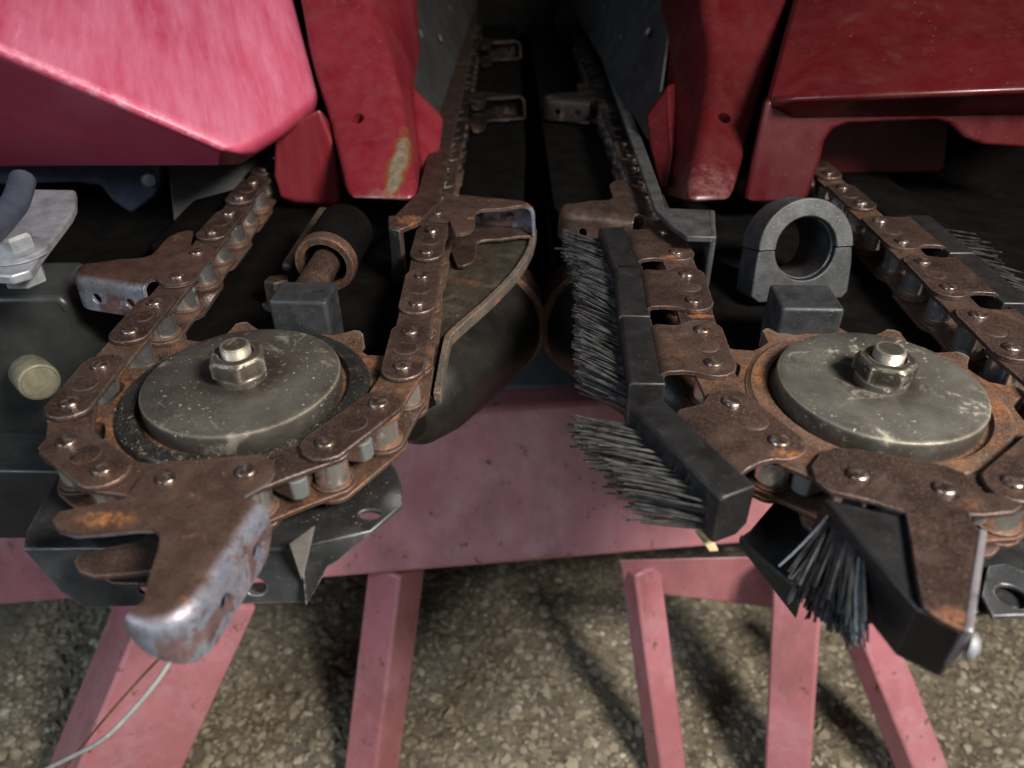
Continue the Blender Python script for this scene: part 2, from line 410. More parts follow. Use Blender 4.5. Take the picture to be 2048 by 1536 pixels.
M['pale'] = m_plain('bare_pale_metal', (.17, .165, .155), (.32, .31, .29), (.5, .7), 60, .3, .3, (.2, .15, .1), .3)
M['dark_roll'] = m_plain('worn_roll_steel', (.009, .010, .009), (.026, .026, .023), (.30, .5), 25, .45, .3, (.11, .075, .045), .2, (.16, .08, .03))
def m_finger():
    s = NT('worn_finger_steel')
    c = s.ramp(s.noise(60, 8, .65), [(.3, (.046, .028, .022)), (.7, (.115, .072, .056))])
    fine = s.noise(900, 3, .7)
    c = s.mix(s.ramp(fine, [(.55, 0.0), (.75, .4)]), c, (.26, .17, .13))
    # worn to bare blue-grey metal: on the bent flange (below the plate) and the bend
    geo = s.t.nodes.new('ShaderNodeNewGeometry'); sx = s.t.nodes.new('ShaderNodeSeparateXYZ')
    s.lk(geo.outputs['Position'], sx.inputs[0])
    g = s.t.nodes.new('ShaderNodeMapRange'); s.lk(sx.outputs['Z'], g.inputs[0])
    g.inputs[1].default_value = Z0 - .0062; g.inputs[2].default_value = Z0 - .011; g.inputs[3].default_value = 0; g.inputs[4].default_value = 1
    p = s.ramp(s.noise(50, 9, .66, dist=.5), [(.48, 0.0), (.52, 1.0)])
    bd = s.t.nodes.new('ShaderNodeMapRange'); s.lk(sx.outputs['Z'], bd.inputs[0])
    bd.inputs[1].default_value = Z0 - .020; bd.inputs[2].default_value = Z0 - .012; bd.inputs[3].default_value = 0; bd.inputs[4].default_value = 1
    band = s.math('MULTIPLY', s.math('MULTIPLY', g.outputs[0], bd.outputs[0]), s.ramp(s.noise(80, 8, .7), [(.40, 0.0), (.50, .9)]))
    wear = s.math('MAXIMUM', s.math('MULTIPLY', g.outputs[0], p), band)
    pur = s.mix(g.outputs[0], c, s.ramp(s.noise(75, 6), [(.35, (.085, .050, .050)), (.65, (.21, .145, .150))]))
    c = s.mix(wear, pur, s.ramp(s.noise(200, 4), [(.3, (.27, .31, .40)), (.7, (.42, .47, .58))]))
    om = s.ramp(s.noise(70, 9, .75), [(.60, 0.0), (.68, .8)])
    om = s.math('MAXIMUM', om, s.math('MULTIPLY', s.spot(U(215, 1038, -.005), ((1, .1, 0), (0, 1, 0), (0, 0, 1)), (.018, .0065, .01), .9), s.ramp(s.noise(160, 8, .75), [(.40, 0.0), (.58, 1.0)])))
    c = s.mix(s.ramp(s.noise(420, 6, .75), [(.30, .7), (.46, 0.0)]), c, (.018, .012, .010))
    c = s.mix(om, c, s.ramp(s.noise(420, 4), [(.35, (.11, .033, .012)), (.68, (.36, .15, .035))]))
    s.bump(s.noise(260, 8, .7), .35, .0008); s.bump(wear, -.25, .0008)
    rr = s.mix(wear, s.ramp(s.noise(100, 5), [(.3, .30), (.7, .5)]), (.36, .36, .36)); rr = s.mix(om, rr, (.9, .9, .9))
    return s.out(c, rr, s.mix(om, s.mix(wear, .35, .7), 0.0))
M['finger'] = m_finger()
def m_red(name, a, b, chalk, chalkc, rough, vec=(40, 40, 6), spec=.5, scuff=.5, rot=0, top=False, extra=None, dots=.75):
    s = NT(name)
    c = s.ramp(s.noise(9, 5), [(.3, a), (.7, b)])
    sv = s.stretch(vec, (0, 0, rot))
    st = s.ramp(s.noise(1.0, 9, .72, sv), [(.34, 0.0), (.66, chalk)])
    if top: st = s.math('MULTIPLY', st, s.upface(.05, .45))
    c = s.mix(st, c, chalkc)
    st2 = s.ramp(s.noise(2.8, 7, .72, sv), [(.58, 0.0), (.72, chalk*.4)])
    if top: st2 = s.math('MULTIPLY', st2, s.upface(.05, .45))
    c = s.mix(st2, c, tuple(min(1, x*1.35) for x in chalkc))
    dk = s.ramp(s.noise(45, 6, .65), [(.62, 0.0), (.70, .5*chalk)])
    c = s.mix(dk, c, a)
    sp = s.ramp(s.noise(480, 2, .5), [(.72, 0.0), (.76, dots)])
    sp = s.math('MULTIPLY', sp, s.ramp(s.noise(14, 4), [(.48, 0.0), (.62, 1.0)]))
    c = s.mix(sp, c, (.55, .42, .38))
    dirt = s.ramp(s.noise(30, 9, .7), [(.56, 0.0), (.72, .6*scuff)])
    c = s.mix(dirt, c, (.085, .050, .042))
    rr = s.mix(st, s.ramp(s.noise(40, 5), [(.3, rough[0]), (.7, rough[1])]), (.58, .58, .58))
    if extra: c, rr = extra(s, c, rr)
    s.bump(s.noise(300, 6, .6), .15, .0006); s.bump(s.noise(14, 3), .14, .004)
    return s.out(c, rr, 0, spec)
def ex_left(s, c, rr):
    # corner scraped down to grey primer and rust, as in a long tear shape
    k = s.spot(Q(800, 352, .688), (Vector((.10, .85, .5)), Vector((1, -.1, 0)), Vector((0, -.5, .85))), (.050, .0080, .05), .5)
    ko = s.spot(Q(800, 352, .688), (Vector((.10, .85, .5)), Vector((1, -.1, 0)), Vector((0, -.5, .85))), (.060, .0115, .06), .5)
    c = s.mix(ko, c, (.13, .052, .016))
    c = s.mix(k, c, s.ramp(s.noise(120, 8, .75), [(.35, (.075, .050, .030)), (.65, (.16, .13, .09))]))
    k2 = s.spot(Q(780, 396, .665), (Vector((1, 0, 0)), Vector((0, 1, 0)), Vector((0, 0, 1))), (.028, .03, .012), .6)
    c = s.mix(s.math('MULTIPLY', k2, .7), c, (.20, .13, .11))
    return c, s.mix(k, rr, (.8, .8, .8))
def ex_hood(s, c, rr):
    # white scuffs along the near ridge
    a, b = Q(-120, 42, .56), Q(482, 318, .585); d = (b - a).normalized()
    k = s.spot((a + b)/2 + Vector((0, .004, .004)), (d, d.cross(Vector((0, .4, .9))), d.cross(d.cross(Vector((0, .4, .9))))), (.26, .012, .016), .7)
    k = s.math('MULTIPLY', k, s.ramp(s.noise(140, 7, .75), [(.42, 0.0), (.66, .6)]))
    c = s.mix(k, c, (.62, .42, .50))
    return c, s.mix(k, rr, (.7, .7, .7))
def ex_right(s, c, rr):
    k = s.spot(Q(1410, 385, .665), (Vector((1, 0, 0)), Vector((0, 1, 0)), Vector((0, 0, 1))), (.05, .05, .03), .8)
    k = s.math('MULTIPLY', k, s.ramp(s.noise(110, 7, .75), [(.40, 0.0), (.66, .6)]))
    return s.mix(k, c, (.17, .095, .095)), rr
M['red'] = m_red('red_hood_plastic', (.110, .006, .012), (.160, .009, .018), .25, (.26, .07, .08), (.26, .42), extra=ex_left)
M['red_chalk'] = m_red('chalky_red_hood_plastic', (.42, .050, .100), (.50, .085, .150), .60, (.62, .23, .34), (.28, .44), (60, 7, 7), .5, .08, R(-20), True, ex_hood)
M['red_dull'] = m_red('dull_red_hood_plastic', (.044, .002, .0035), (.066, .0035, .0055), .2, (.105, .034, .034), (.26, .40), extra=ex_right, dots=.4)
def m_paint():
    s = NT('faded_red_stand_paint')
    c = s.ramp(s.noise(8, 6), [(.3, (.40, .140, .160)), (.7, (.53, .225, .260))])
    c = s.mix(s.ramp(s.noise(26, 9, .74), [(.50, 0.0), (.72, .6)]), c, (.56, .33, .38))
    c = s.mix(s.ramp(s.noise(5, 5), [(.48, 0.0), (.68, .45)]), c, (.34, .11, .115))
    chip = s.ramp(s.noise(48, 9, .76), [(.60, 0.0), (.63, .85)])
    grime = s.ramp(s.noise(12, 9, .75, s.stretch((1, 1, .35))), [(.50, 0.0), (.70, .55)])
    c = s.mix(grime, c, (.17, .090, .080))
    c = s.mix(chip, c, s.ramp(s.noise(200, 4), [(.4, (.10, .040, .024)), (.6, (.20, .10, .07))]))
    e = s.edge(.005)
    c = s.mix(s.math('MULTIPLY', e, s.ramp(s.noise(60, 5), [(.35, .15), (.6, .8)])), c, (.55, .37, .40))
    s.bump(s.noise(60, 6), .2, .002); s.bump(chip, -.4, .001)
    return s.out(c, s.mix(chip, s.ramp(s.noise(20, 4), [(.3, .26), (.7, .46)]), (.8, .8, .8)), 0, .55)
M['paint'] = m_paint()
def m_bristle():
    s = NT('black_nylon_bristle')
    return s.out(s.ramp(s.noise(120, 2), [(.3, (.014, .014, .015)), (.7, (.065, .065, .064))]), .26, 0, 1.0)
M['bristle'] = m_bristle()
def m_ground():
    s = NT('gravel_dirt')
    c = s.ramp(s.noise(40, 9, .7), [(.30, (.12, .102, .070)), (.5, (.29, .253, .182)), (.72, (.46, .41, .31))])
    c = s.mix(s.ramp(s.noise(3, 4), [(.35, .0), (.65, .45)]), c, (.13, .115, .088), 'MIX')
    s.bump(s.noise(90, 8, .7), .8, .02); s.bump(s.vor(70), .5, .012)
    return s.out(c, .9, 0, .3)
M['ground'] = m_ground()
def m_stone():
    s = NT('gravel_stone')
    g = s.t.nodes.new('ShaderNodeNewGeometry')
    c = s.ramp(g.outputs['Random Per Island'], [(0, (.18, .155, .108)), (.4, (.28, .245, .178)), (.85, (.35, .312, .235)), (.97, (.44, .40, .32)), (1, (.60, .57, .49))])
    c = s.mix(s.ramp(s.noise(60, 6), [(.35, .0), (.7, .6)]), c, (.27, .228, .145))
    s.bump(s.noise(300, 5), .4, .002)
    return s.out(c, .85, 0, .35)
M['stone'] = m_stone()
M['concrete'] = m_plain('pale_concrete', (.24, .24, .26), (.36, .36, .38), (.8, .9), 14, 0, .3, (.2, .18, .16), .3)
M['string'] = m_plain('white_string', (.36, .36, .34), (.50, .50, .47), (.6, .8), 90, 0, .1)
M['wire'] = m_plain('brown_wire', (.16, .07, .05), (.26, .12, .08), (.5, .7), 90)
M['straw'] = m_plain('straw', (.42, .33, .18), (.62, .52, .32), (.6, .8), 90, 0, .1)
M['straw_dust'] = m_plain('chaff_dust', (.085, .066, .042), (.20, .165, .11), (.7, .9), 300, 0, .3, (.12, .09, .06))
M['black'] = m_plain('shade_black_steel', (.002, .002, .002), (.006, .0055, .005), (.65, .85), 40, 0, .2, (.02, .016, .012), .15, None, 350, .05)  # shade of the trough and bays put into a near-black colour
M['cobweb'] = m_plain('cobweb', (.35, .35, .36), (.5, .5, .5), (.6, .8), 90)

# ------------------------------------------------------------------ ground
gs = 4.0
g = mesh_obj('ground', [(-gs, -1, 0), (gs, -1, 0), (gs, 5, 0), (-gs, 5, 0)], [(0, 1, 2, 3)], M['ground']); g['kind'] = 'structure'
ico = bmesh.new(); bmesh.ops.create_icosphere(ico, subdivisions=1, radius=1); ico.verts.ensure_lookup_table()
iv = [v.co.copy() for v in ico.verts]; ifc = [tuple(v.index for v in f.verts) for f in ico.faces]; ico.free()
sv, sf = [], []
def stone(x, y, r):
    a = random.random()*6.28; ca, sa = math.cos(a), math.sin(a)
    e = (random.uniform(.75, 1.3), random.uniform(.6, 1.0), random.uniform(.4, .75)); s0 = len(sv)
    for v in iv:
        k = random.uniform(.62, 1.35); p = Vector((v.x*e[0]*k, v.y*e[1]*k, v.z*e[2]*k))*r
        sv.append((x + p.x*ca - p.y*sa, y + p.x*sa + p.y*ca, r*.12 + p.z))
    sf.extend(tuple(s0 + i for i in f) for f in ifc)
for i in range(38000):
    y = random.uniform(.30, 1.35); x = random.uniform(-.80, .95)
    stone(x, y, random.choice((.0012, .0015, .0015, .002, .002, .0025, .003, .0035, .0045, .007))*random.uniform(.7, 1.4))
me = bpy.data.meshes.new('gravel'); me.from_pydata(sv, [], sf); finish(me, 50)
o = link('gravel', me, M['stone']); o['kind'] = 'stuff'; o['label'] = 'loose brown gravel and grit under the stand'
o = hexa('concrete_slab', [(-1, 1.42, .001), (1.6, 1.36, .001), (1.6, 3, .001), (-1, 3, .001)], [(-1, 1.42, .03), (1.6, 1.36, .03), (1.6, 3, .03), (-1, 3, .03)], M['concrete'], None, .004)
o['kind'] = 'structure'

# ------------------------------------------------------------------ the red stand
st = thing('header_stand', 'faded pink red painted steel stand under the machine, wide cross beam on splayed legs', 'stand', (0, .62, 0))
zb, zt = -.45, -.285
a = U(-150, 1226, zb); b = U(1240, 1110, zb); d = (b - a); b = a + d*1.62
A0 = Vector((a.x, a.y, 0)); B0 = Vector((b.x, b.y, 0)); dd = (B0 - A0).normalized(); nn = Vector((-dd.y, dd.x, 0))
def zz(v, z): return Vector((v.x, v.y, Z0 + z))
hexa('cross_beam', [zz(A0, zb), zz(B0, zb), zz(B0 + nn*.11, zb), zz(A0 + nn*.11, zb)], [zz(A0 + nn*.10, zt), zz(B0 + nn*.10, zt), zz(B0 + nn*.14, zt), zz(A0 + nn*.14, zt)], M['paint'], st, .006, 3)
gz = -Z0 + .0
def leg(p0, z0, p1, w_, h_, tw):
    a = U(*p0, z0); b = U(*p1, gz); bar('leg', a, b, w_, h_, M['paint'], st, up=(0, -1, .3), twist=tw, bevel=.004)
leg((795, 1128), -.47, (738, 1580), .052, .052, R(-32))
leg((1280, 1130), -.47, (1340, 1580), .040, .034, R(28))
leg((1600, 1120), -.42, (1572, 1600), .054, .052, R(-24))
leg((1705, 1190), -.50, (1885, 1640), .048, .042, R(22))
leg((395, 1150), -.42, (175, 1660), .120, .105, R(30))
gp = [(1238, 1120), (1555, 1112), (1545, 1215), (1250, 1180)]
Yg = U(1400, 1150, -.455).y + .02
hexa('gusset_plate', [Q(x, y, Yg + .008) for x, y in gp], [Q(x, y, Yg) for x, y in gp], M['paint'], st, .002)

# string and wire lying over the left leg
def curve_pts(pp, n=26):
    out = []
    for i in range(n):
        t = i/(n-1)*(len(pp)-1); k = min(int(t), len(pp)-2); u = t-k
        p0, p1, p2, p3 = pp[max(k-1, 0)], pp[k], pp[k+1], pp[min(k+2, len(pp)-1)]
        out.append(.5*((2*p1) + (p2-p0)*u + (2*p0-5*p1+4*p2-p3)*u*u + (3*p1-p0-3*p2+p3)*u**3))
    return out
tag(tube('string', curve_pts([U(355, 1300, -.28), U(318, 1358, -.30), U(262, 1425, -.33), U(205, 1480, -.36), U(140, 1515, -.40), U(80, 1545, -.44)]), .0022, M['string']),
    'thin white string hanging across the wide pink stand leg', 'string')
tag(tube('wire', curve_pts([U(330, 1305, -.28), U(285, 1352, -.31), U(220, 1425, -.35), U(150, 1510, -.42), U(100, 1580, -.48)]), .0012, M['wire']),
    'thin brown wire beside the white string over the stand leg', 'wire')

# ------------------------------------------------------------------ shared chain meshes
PT = .003                       # plate thickness
ZO = -.005                      # top face of the outer plates
ZI = ZO - PT - .0003            # top of the inner plates
ZL = -.0345                     # top of the lower outer plates
ZLI = ZL + PT + .0003
def data_mesh(name, v, f, mat, smooth=35):
    me = bpy.data.meshes.new(name); me.from_pydata(v, [], f)
    bm = bmesh.new(); bm.from_mesh(me); bmesh.ops.recalc_face_normals(bm, faces=bm.faces); bm.to_mesh(me); bm.free()
    finish(me, smooth); me.materials.append(mat); return me
v, f = lathe_data([(.0056, -.002), (.0056, .0010), (.0051, .0018), (.0040, .0023), (.002, .0025)], 20); ME_RIVET = data_mesh('rivet', v, f, M['rivet'], 60)
v, f = lathe_data([(.0078, -.001), (.0078, .0002), (.0070, .0006), (.004, .0007)], 20); ME_BOSS = data_mesh('boss', v, f, M['rust'], 60)
v, f = lathe_data([(.0092, -.0085), (.0098, -.0079), (.0098, .0079), (.0092, .0085)], 28); ME_ROLL = data_mesh('roller', v, f, M['roller'], 40)
v, f = lathe_data([(.0118, -.0021), (.0118, .0008), (.0110, .0014), (.006, .0014)], 24); ME_BUSH = data_mesh('bush', v, f, M['rust2'], 40)
def arc(cx, cy, r, a0, a1, n=7):
    return [(cx + r*math.cos(R(a0 + (a1-a0)*i/n)), cy + r*math.sin(R(a0 + (a1-a0)*i/n))) for i in range(n+1)]
def capsule(L, hw, waist=0.0):
    o = arc(L, 0, hw, -75, 75, 8)
    if waist: o += [(L*.62, hw - waist), (L*.38, hw - waist)]
    o += arc(0, 0, hw, 105, 255, 8)
    if waist: o += [(L*.38, -hw + waist), (L*.62, -hw + waist)]
    return o
# finger: t along the chain (leading +), n outwards; one piece folded down along its leading edge and round its tip
BP = Vector((.044, .020)); BD = Vector((-.024, .077)).normalized(); BN = Vector((.077, .024)).normalized()
def tip_arc(ln, end):
    tc = BP + BD*ln - BN*.0090; a0 = math.atan2(BN.y, BN.x)            # centre of the rounded tip
    return tc, [tc + Vector((math.cos(a), math.sin(a)))*.0090 for a in [a0 + (R(end) - a0)*k/9 for k in range(10)]]
TRAIL = [(.0092, .0480), (.0075, .0400), (.0030, .0355), (-.006, .0346), (-.020, .0350), (-.033, .0345), (-.0415, .0305), (-.0465, .0240), (-.0455, .0185), (-.028, .0145), (-.0165, .0125), (-.0150, .0060)]
BASE = arc(0, 0, .014, 190, 285, 5) + arc(.0412, 0, .014, -75, 55, 7) + [(.0432, .0165)]
def finger_data(ln, end, taper):
    TC, TIP = tip_arc(ln, end); last = TIP[-1]
    line = [BP + BD*(ln*k/12) for k in range(13)]
    crest = line + TIP[1:]; nrm = [BN]*13 + [(p - TC).normalized() for p in TIP[1:]]
    outline = BASE + [tuple(p) for p in crest] + [(last.x - .0012, last.y - .006), (.0095, .0580)] + TRAIL
    vv = [Vector(p) for p in outline]; n = len(vv)
    V, E_, FC, *_ = delaunay_2d_cdt(vv, [(k, (k+1) % n) for k in range(n)], [], 0, 1e-7)
    verts = [Vector((v.x, v.y, 0)) for v in V]; fs = []
    for f in FC:
        c = (V[f[0]] + V[f[1]] + V[f[2]])/3
        if inside(c, outline): fs.append(tuple(f))
    Rb, H = .0100, .0300
    prof = [(Rb*math.sin(a), -Rb*(1 - math.cos(a))) for a in [math.pi/2*k/7 for k in range(1, 8)]] + [(Rb + .0004, -.016), (Rb + .0008, -.023), (Rb + .0008, -H)]
    m = len(crest); rows = []
    for k in range(m):
        u = min(1, k/3); d = (.62 + .38*math.sin(u*math.pi/2))*(1 if k < m - 6 else 1 - taper*((k - m + 7)/6)**1.3)          # the flange starts a little shorter at its root
        row = []
        for (o_, z_) in prof:
            p = crest[k] + nrm[k]*o_; row.append(len(verts)); verts.append(Vector((p.x, p.y, z_*d)))
        rows.append(row)
    top = [min(range(len(V)), key=lambda q: (V[q] - crest[k]).length) for k in range(m)]
    for k in range(m-1):
        fs.append((top[k], top[k+1], rows[k+1][0], rows[k][0]))
        for q in range(len(prof)-1): fs.append((rows[k][q], rows[k+1][q], rows[k+1][q+1], rows[k][q+1]))
    me = bpy.data.meshes.new('finger_template'); me.from_pydata(verts, [], fs)
    bm = bmesh.new(); bm.from_mesh(me); bmesh.ops.remove_doubles(bm, verts=bm.verts, dist=1e-6); bmesh.ops.recalc_face_normals(bm, faces=bm.faces)
    if sum(f.normal.z*f.calc_area() for f in bm.faces) < 0: bmesh.ops.reverse_faces(bm, faces=bm.faces)
    bm.to_mesh(me); bm.free()
    o = bpy.data.objects.new('finger_template', me); COL.objects.link(o)
    md = o.modifiers.new('t', 'SOLIDIFY'); md.thickness = PT; md.offset = -1; md.use_even_offset = True
    bpy.context.view_layer.update()
    me2 = bpy.data.meshes.new_from_object(o.evaluated_get(bpy.context.evaluated_depsgraph_get())); o.modifiers.clear(); o.data = me2
    for l in (.016, .047):
        c = BP + BD*l + BN*.0105; cut_hole(o, Vector((c.x, c.y, -.0185)), Vector((BN.x, BN.y, 0)), .0042, .02)
    out = [v.co.copy() for v in o.data.vertices], [tuple(p.vertices) for p in o.data.polygons]
    bpy.data.objects.remove(o)
    return out
def finger_low(ln, end):
    TC, TIP = tip_arc(ln, end); last = TIP[-1]
    lo = BASE + [tuple(BP + BD*(ln*k/4) + BN*.0065) for k in range(5)] + [tuple(TC + (p - TC)*1.72) for p in TIP[1:]] + [(last.x - .0012, last.y - .004), (.0095, .0580)] + TRAIL
    return sheet_data(lo, (), None, PT)
FING_TOP, FING_LOW = finger_data(.056, 104, 0), finger_low(.056, 104)
FRONT_TOP, FRONT_LOW = finger_data(.058, 138, .6), finger_low(.050, 100)
# brush link plate: a tab bent down at its outer edge
BRUSH_OUT = arc(0, 0, .014, 165, 285, 6) + arc(.0415, 0, .014, -75, 25, 6) + [(.0520, .0090), (.0480, .0150), (.0478, .0210), (.0490, .0300), (.0490, .0500), (-.0100, .0500), (-.0100, .0300), (-.0088, .0200), (-.0100, .0120), (-.0125, .0075)]
def brush_bend(x, y, Rb=.006, th=R(85)):
    s = y - .0285
    if s <= 0: return Vector((x, y, 0))
    a = min(s/Rb, th); rest = max(0, s - Rb*th)
    return Vector((x, .0285 + Rb*math.sin(a) + rest*math.cos(th), -Rb*(1-math.cos(a)) - rest*math.sin(th)))
BRUSH_TOP = sheet_data(BRUSH_OUT, (), brush_bend, PT, .0035)

def lframe(A, B, side, z):
    T = (B - A); L = T.length; T = T / L; N = Vector((T.y, -T.x, 0)) * side
    sc = L / .0414
    def fr(p, z=z):
        x = p.x*sc if 0 <= p.x <= .0414 else (p.x if p.x < 0 else p.x - .0414 + L)
        q = A + T*x + N*p.y; return Vector((q.x, q.y, Z0 + z + p.z))
    return fr, T, N, L
def put_shared(name, me, parent, p, rot=None):
    return link(name, me, None, parent, p, rot=rot)

def make_chain(chain, pins, kinds, side, holder=True):
    """pins: ground positions in the running direction; kinds[i] = link from pin i to pin i+1"""
    for i, p in enumerate(pins):
        if i % 1 == 0:
            put_shared('roller', ME_ROLL, chain, Vector((p.x, p.y, Z0 + (ZI - PT + ZLI)/2)), (0, 0, random.random()*6))
            put_shared('bush', ME_BUSH, chain, Vector((p.x, p.y, Z0 + ZLI + .0005)))
    for i in range(len(pins)-1):
        k = kinds[i]; A, B = pins[i], pins[i+1]
        jz = random.uniform(-.0004, .0003)
        if k == 'i':
            fr, T, N, L = lframe(A, B, side, ZI + jz*.3)
            v, f = sheet_data(capsule(.0414, .0135, .0012)); o = mesh_obj('inner_link', [fr(p) for p in v], f, random.choice((M['rust'], M['rust'], M['rust2'])) if A.y < .82 else M['shade_rust'], chain, .0006)
            fr2 = lframe(A, B, side, ZLI)[0]; mesh_obj('lower_plate', [fr2(p) for p in v], f, M['rust2'] if A.y < .82 else M['shade_rust'], o, .0006)
            continue
        fr, T, N, L = lframe(A, B, side, ZO + jz); fr2 = lframe(A, B, side, ZL)[0]
        if k == 'o':
            v, f = sheet_data(capsule(.0414, .0140)); o = mesh_obj('outer_link', [fr(p) for p in v], f, M['rust'] if A.y < .82 else M['shade_rust'], chain, .0008)
            mesh_obj('lower_plate', [fr2(p) for p in v], f, M['rust2'] if A.y < .82 else M['shade_rust'], o, .0006)
        elif k == 'f':
            kk = 1.0; sq = lambda p: Vector((p.x, p.y if p.y < .02 else .02 + (p.y - .02)*kk, p.z))
            v, f = FING_TOP if A.y > .4 else FRONT_TOP; o = mesh_obj('finger_link', [fr(sq(p)) for p in v], f, M['finger'] if A.y < .8 else M['shade_rust'], chain, .0007)
            v, f = FING_LOW if A.y > .4 else FRONT_LOW; mesh_obj('lower_plate', [fr2(sq(p)) for p in v], f, M['rust'] if A.y < .8 else M['shade_rust'], o, .0006)
        elif k == 'g':          # finger with its flange on the trailing side
            fr = lframe(B, A, -side, ZO + jz)[0]; fr2 = lframe(B, A, -side, ZL)[0]
            sq = lambda p: Vector((p.x, p.y if p.y < .02 else .02 + (p.y - .02)*.95, p.z))
            v, f = FING_TOP; o = mesh_obj('finger_link', [fr(sq(p)) for p in v], f, M['rust'] if A.y < .8 else M['shade_rust'], chain, .0007)
            v, f = FING_LOW; mesh_obj('lower_plate', [fr2(sq(p)) for p in v], f, M['rust'], o, .0006)
        elif k in 'bB':
            v, f = BRUSH_TOP; o = mesh_obj('brush_link', [fr(p) for p in v], f, M['rust'], chain, .0007)
            v, f = sheet_data(capsule(.0414, .0140)); mesh_obj('lower_plate', [fr2(p) for p in v], f, M['rust2'] if A.y < .82 else M['shade_rust'], o, .0006)
            brush(chain, A, B, side, k)
        elif k == 'X': o = front_finger(chain)
        for P_ in ((A, B) if A.y < .84 else ()):
            link('rivet', ME_RIVET, None, o, Vector((P_.x, P_.y, Z0 + ZO + jz)))
        if k in 'obB':
            c = (A + B)/2 + N*random.uniform(-.001, .001); link('boss', ME_BOSS, None, o, Vector((c.x, c.y, Z0 + ZO + jz)))

def bristles(name, parent, roots, mat):
    """roots: list of (root, direction vector with length)"""
    vs_, fs = [], []
    for p, d in roots:
        s0 = len(vs_); r0 = random.uniform(.00070, .00105); n = d.normalized(); a = n.cross(Vector((.2, .3, .93))).normalized(); b = a.cross(n)
        sag = Vector((random.gauss(0, .0006), random.gauss(0, .0006), random.gauss(0, .0005)))
        K = 4
        for i in range(K+1):
            t = i/K; c = p + d*t + sag*(4*t*(1-t)) + Vector((0, 0, -.0015*t*t)); r = r0*(1 - .25*t)
            for q in range(4): ang = q*math.pi/2; vs_.append(c + (a*math.cos(ang) + b*math.sin(ang))*r)
        for i in range(K):
            for q in range(4):
                j = (q+1) % 4; fs.append((s0+i*4+q, s0+i*4+j, s0+(i+1)*4+j, s0+(i+1)*4+q))
        fs.append(tuple(s0+K*4+q for q in range(4)))
    o = mesh_obj(name, vs_, fs, mat, parent, smooth=60); o['kind'] = 'stuff'
    return o
def brush(chain, A, B, side, kind):
    fr, T, N, L = lframe(A, B, side, 0)
    big = kind == 'B'
    t0, t1 = (-.0195, .0615) if not big else (-.0200, .0630)
    n0, n1, zt_, zb_ = .0315, .0540, -.0075, -.0400
    prof = [(n0, zb_+.006), (n0, zt_), (n1-.002, zt_), (n1, zt_-.002), (n1, zb_+.002), (n1-.002, zb_), (n0+.006, zb_)]
    T3, N3 = Vector((T.x, T.y, 0)), Vector((N.x, N.y, 0)); O = Vector((A.x, A.y, Z0))
    k = len(prof); vs_ = []
    for t in (t0, t1): vs_ += [O + T3*t + N3*a + Vector((0, 0, b)) for a, b in prof]
    fs = [tuple(range(k)), tuple(range(k, 2*k))] + [(i, (i+1) % k, k+(i+1) % k, k+i) for i in range(k)]
    h = mesh_obj('brush_holder', vs_, fs, M['black_plastic'], chain, .0012, 3)
    roots = []
    for i in range(160):
        t = random.uniform(t0 + .004, t1 - .003); z = random.uniform(zt_ - .010, zb_ + .006)
        u = (t - t0)/(t1 - t0)
        lean = .80 + random.gauss(0, .055) + .05*math.sin(u*9)
        if big: lean += .05
        if random.random() < .04: lean += random.gauss(0, .3)
        ln = random.uniform(.034, .043)
        d = (N3 + T3*lean + Vector((0, 0, random.gauss(.02, .10) + (z + .026)*6))).normalized()*ln
        roots.append((O + T3*t + N3*(n1 - .002) + Vector((0, 0, z)), d))
    bristles('bristle_tuft', h, roots, M['bristle'])

# ------------------------------------------------------------------ left gathering chain
def pin(px, py): v = U(px, py, ZO + .002); return Vector((v.x, v.y, 0))
XR, XL = -.0675, -.2565
pl = []
for k in range(10, 0, -1): pl.append(Vector((XL - .001, .640 + .0414*k, 0)))       # far left run
for q in ((462, 424), (425, 461), (396, 501), (361, 549), (310, 601), (260, 658), (195, 727)):
    v = pin(*q); v.x = v.x*.4 + XL*.6; pl.append(v)
i503 = len(pl) - 7
for k in range(i503): pl[k].y = pl[i503].y + .0414*(i503 - k)
for q in ((138, 802), (131, 878), (203, 932), (331, 950), (491, 937), (651, 880), (757, 802)): pl.append(pin(*q))
for q in ((804, 728), (820, 659), (837, 601), (844, 547), (851, 500), (862, 458), (876, 423)):
    v = pin(*q); v.x = v.x*.4 + XR*.6; pl.append(v)
n0 = len(pl)
for k in range(1, 26): pl.append(Vector((XR + .0012*k*0, pl[n0-1].y + .0414*k, 0)))
# the finger link at the front joins pins (331,950) and (491,937)
iF = i503 + 7 + 3
kinds = ['o' if (i - iF) % 2 == 0 else 'i' for i in range(len(pl)-1)]
for i in (iF, iF - 8, iF + 10, iF + 20, iF + 30): 
    if 0 <= i < len(kinds): kinds[i] = 'f'
chL = thing('gathering_chain', 'rusty roller chain with bare steel fingers around the left sprocket, no brushes', 'chain', (-.162, .369, Z0 - .04), 'gathering chains')
make_chain(chL, pl, kinds, 1)

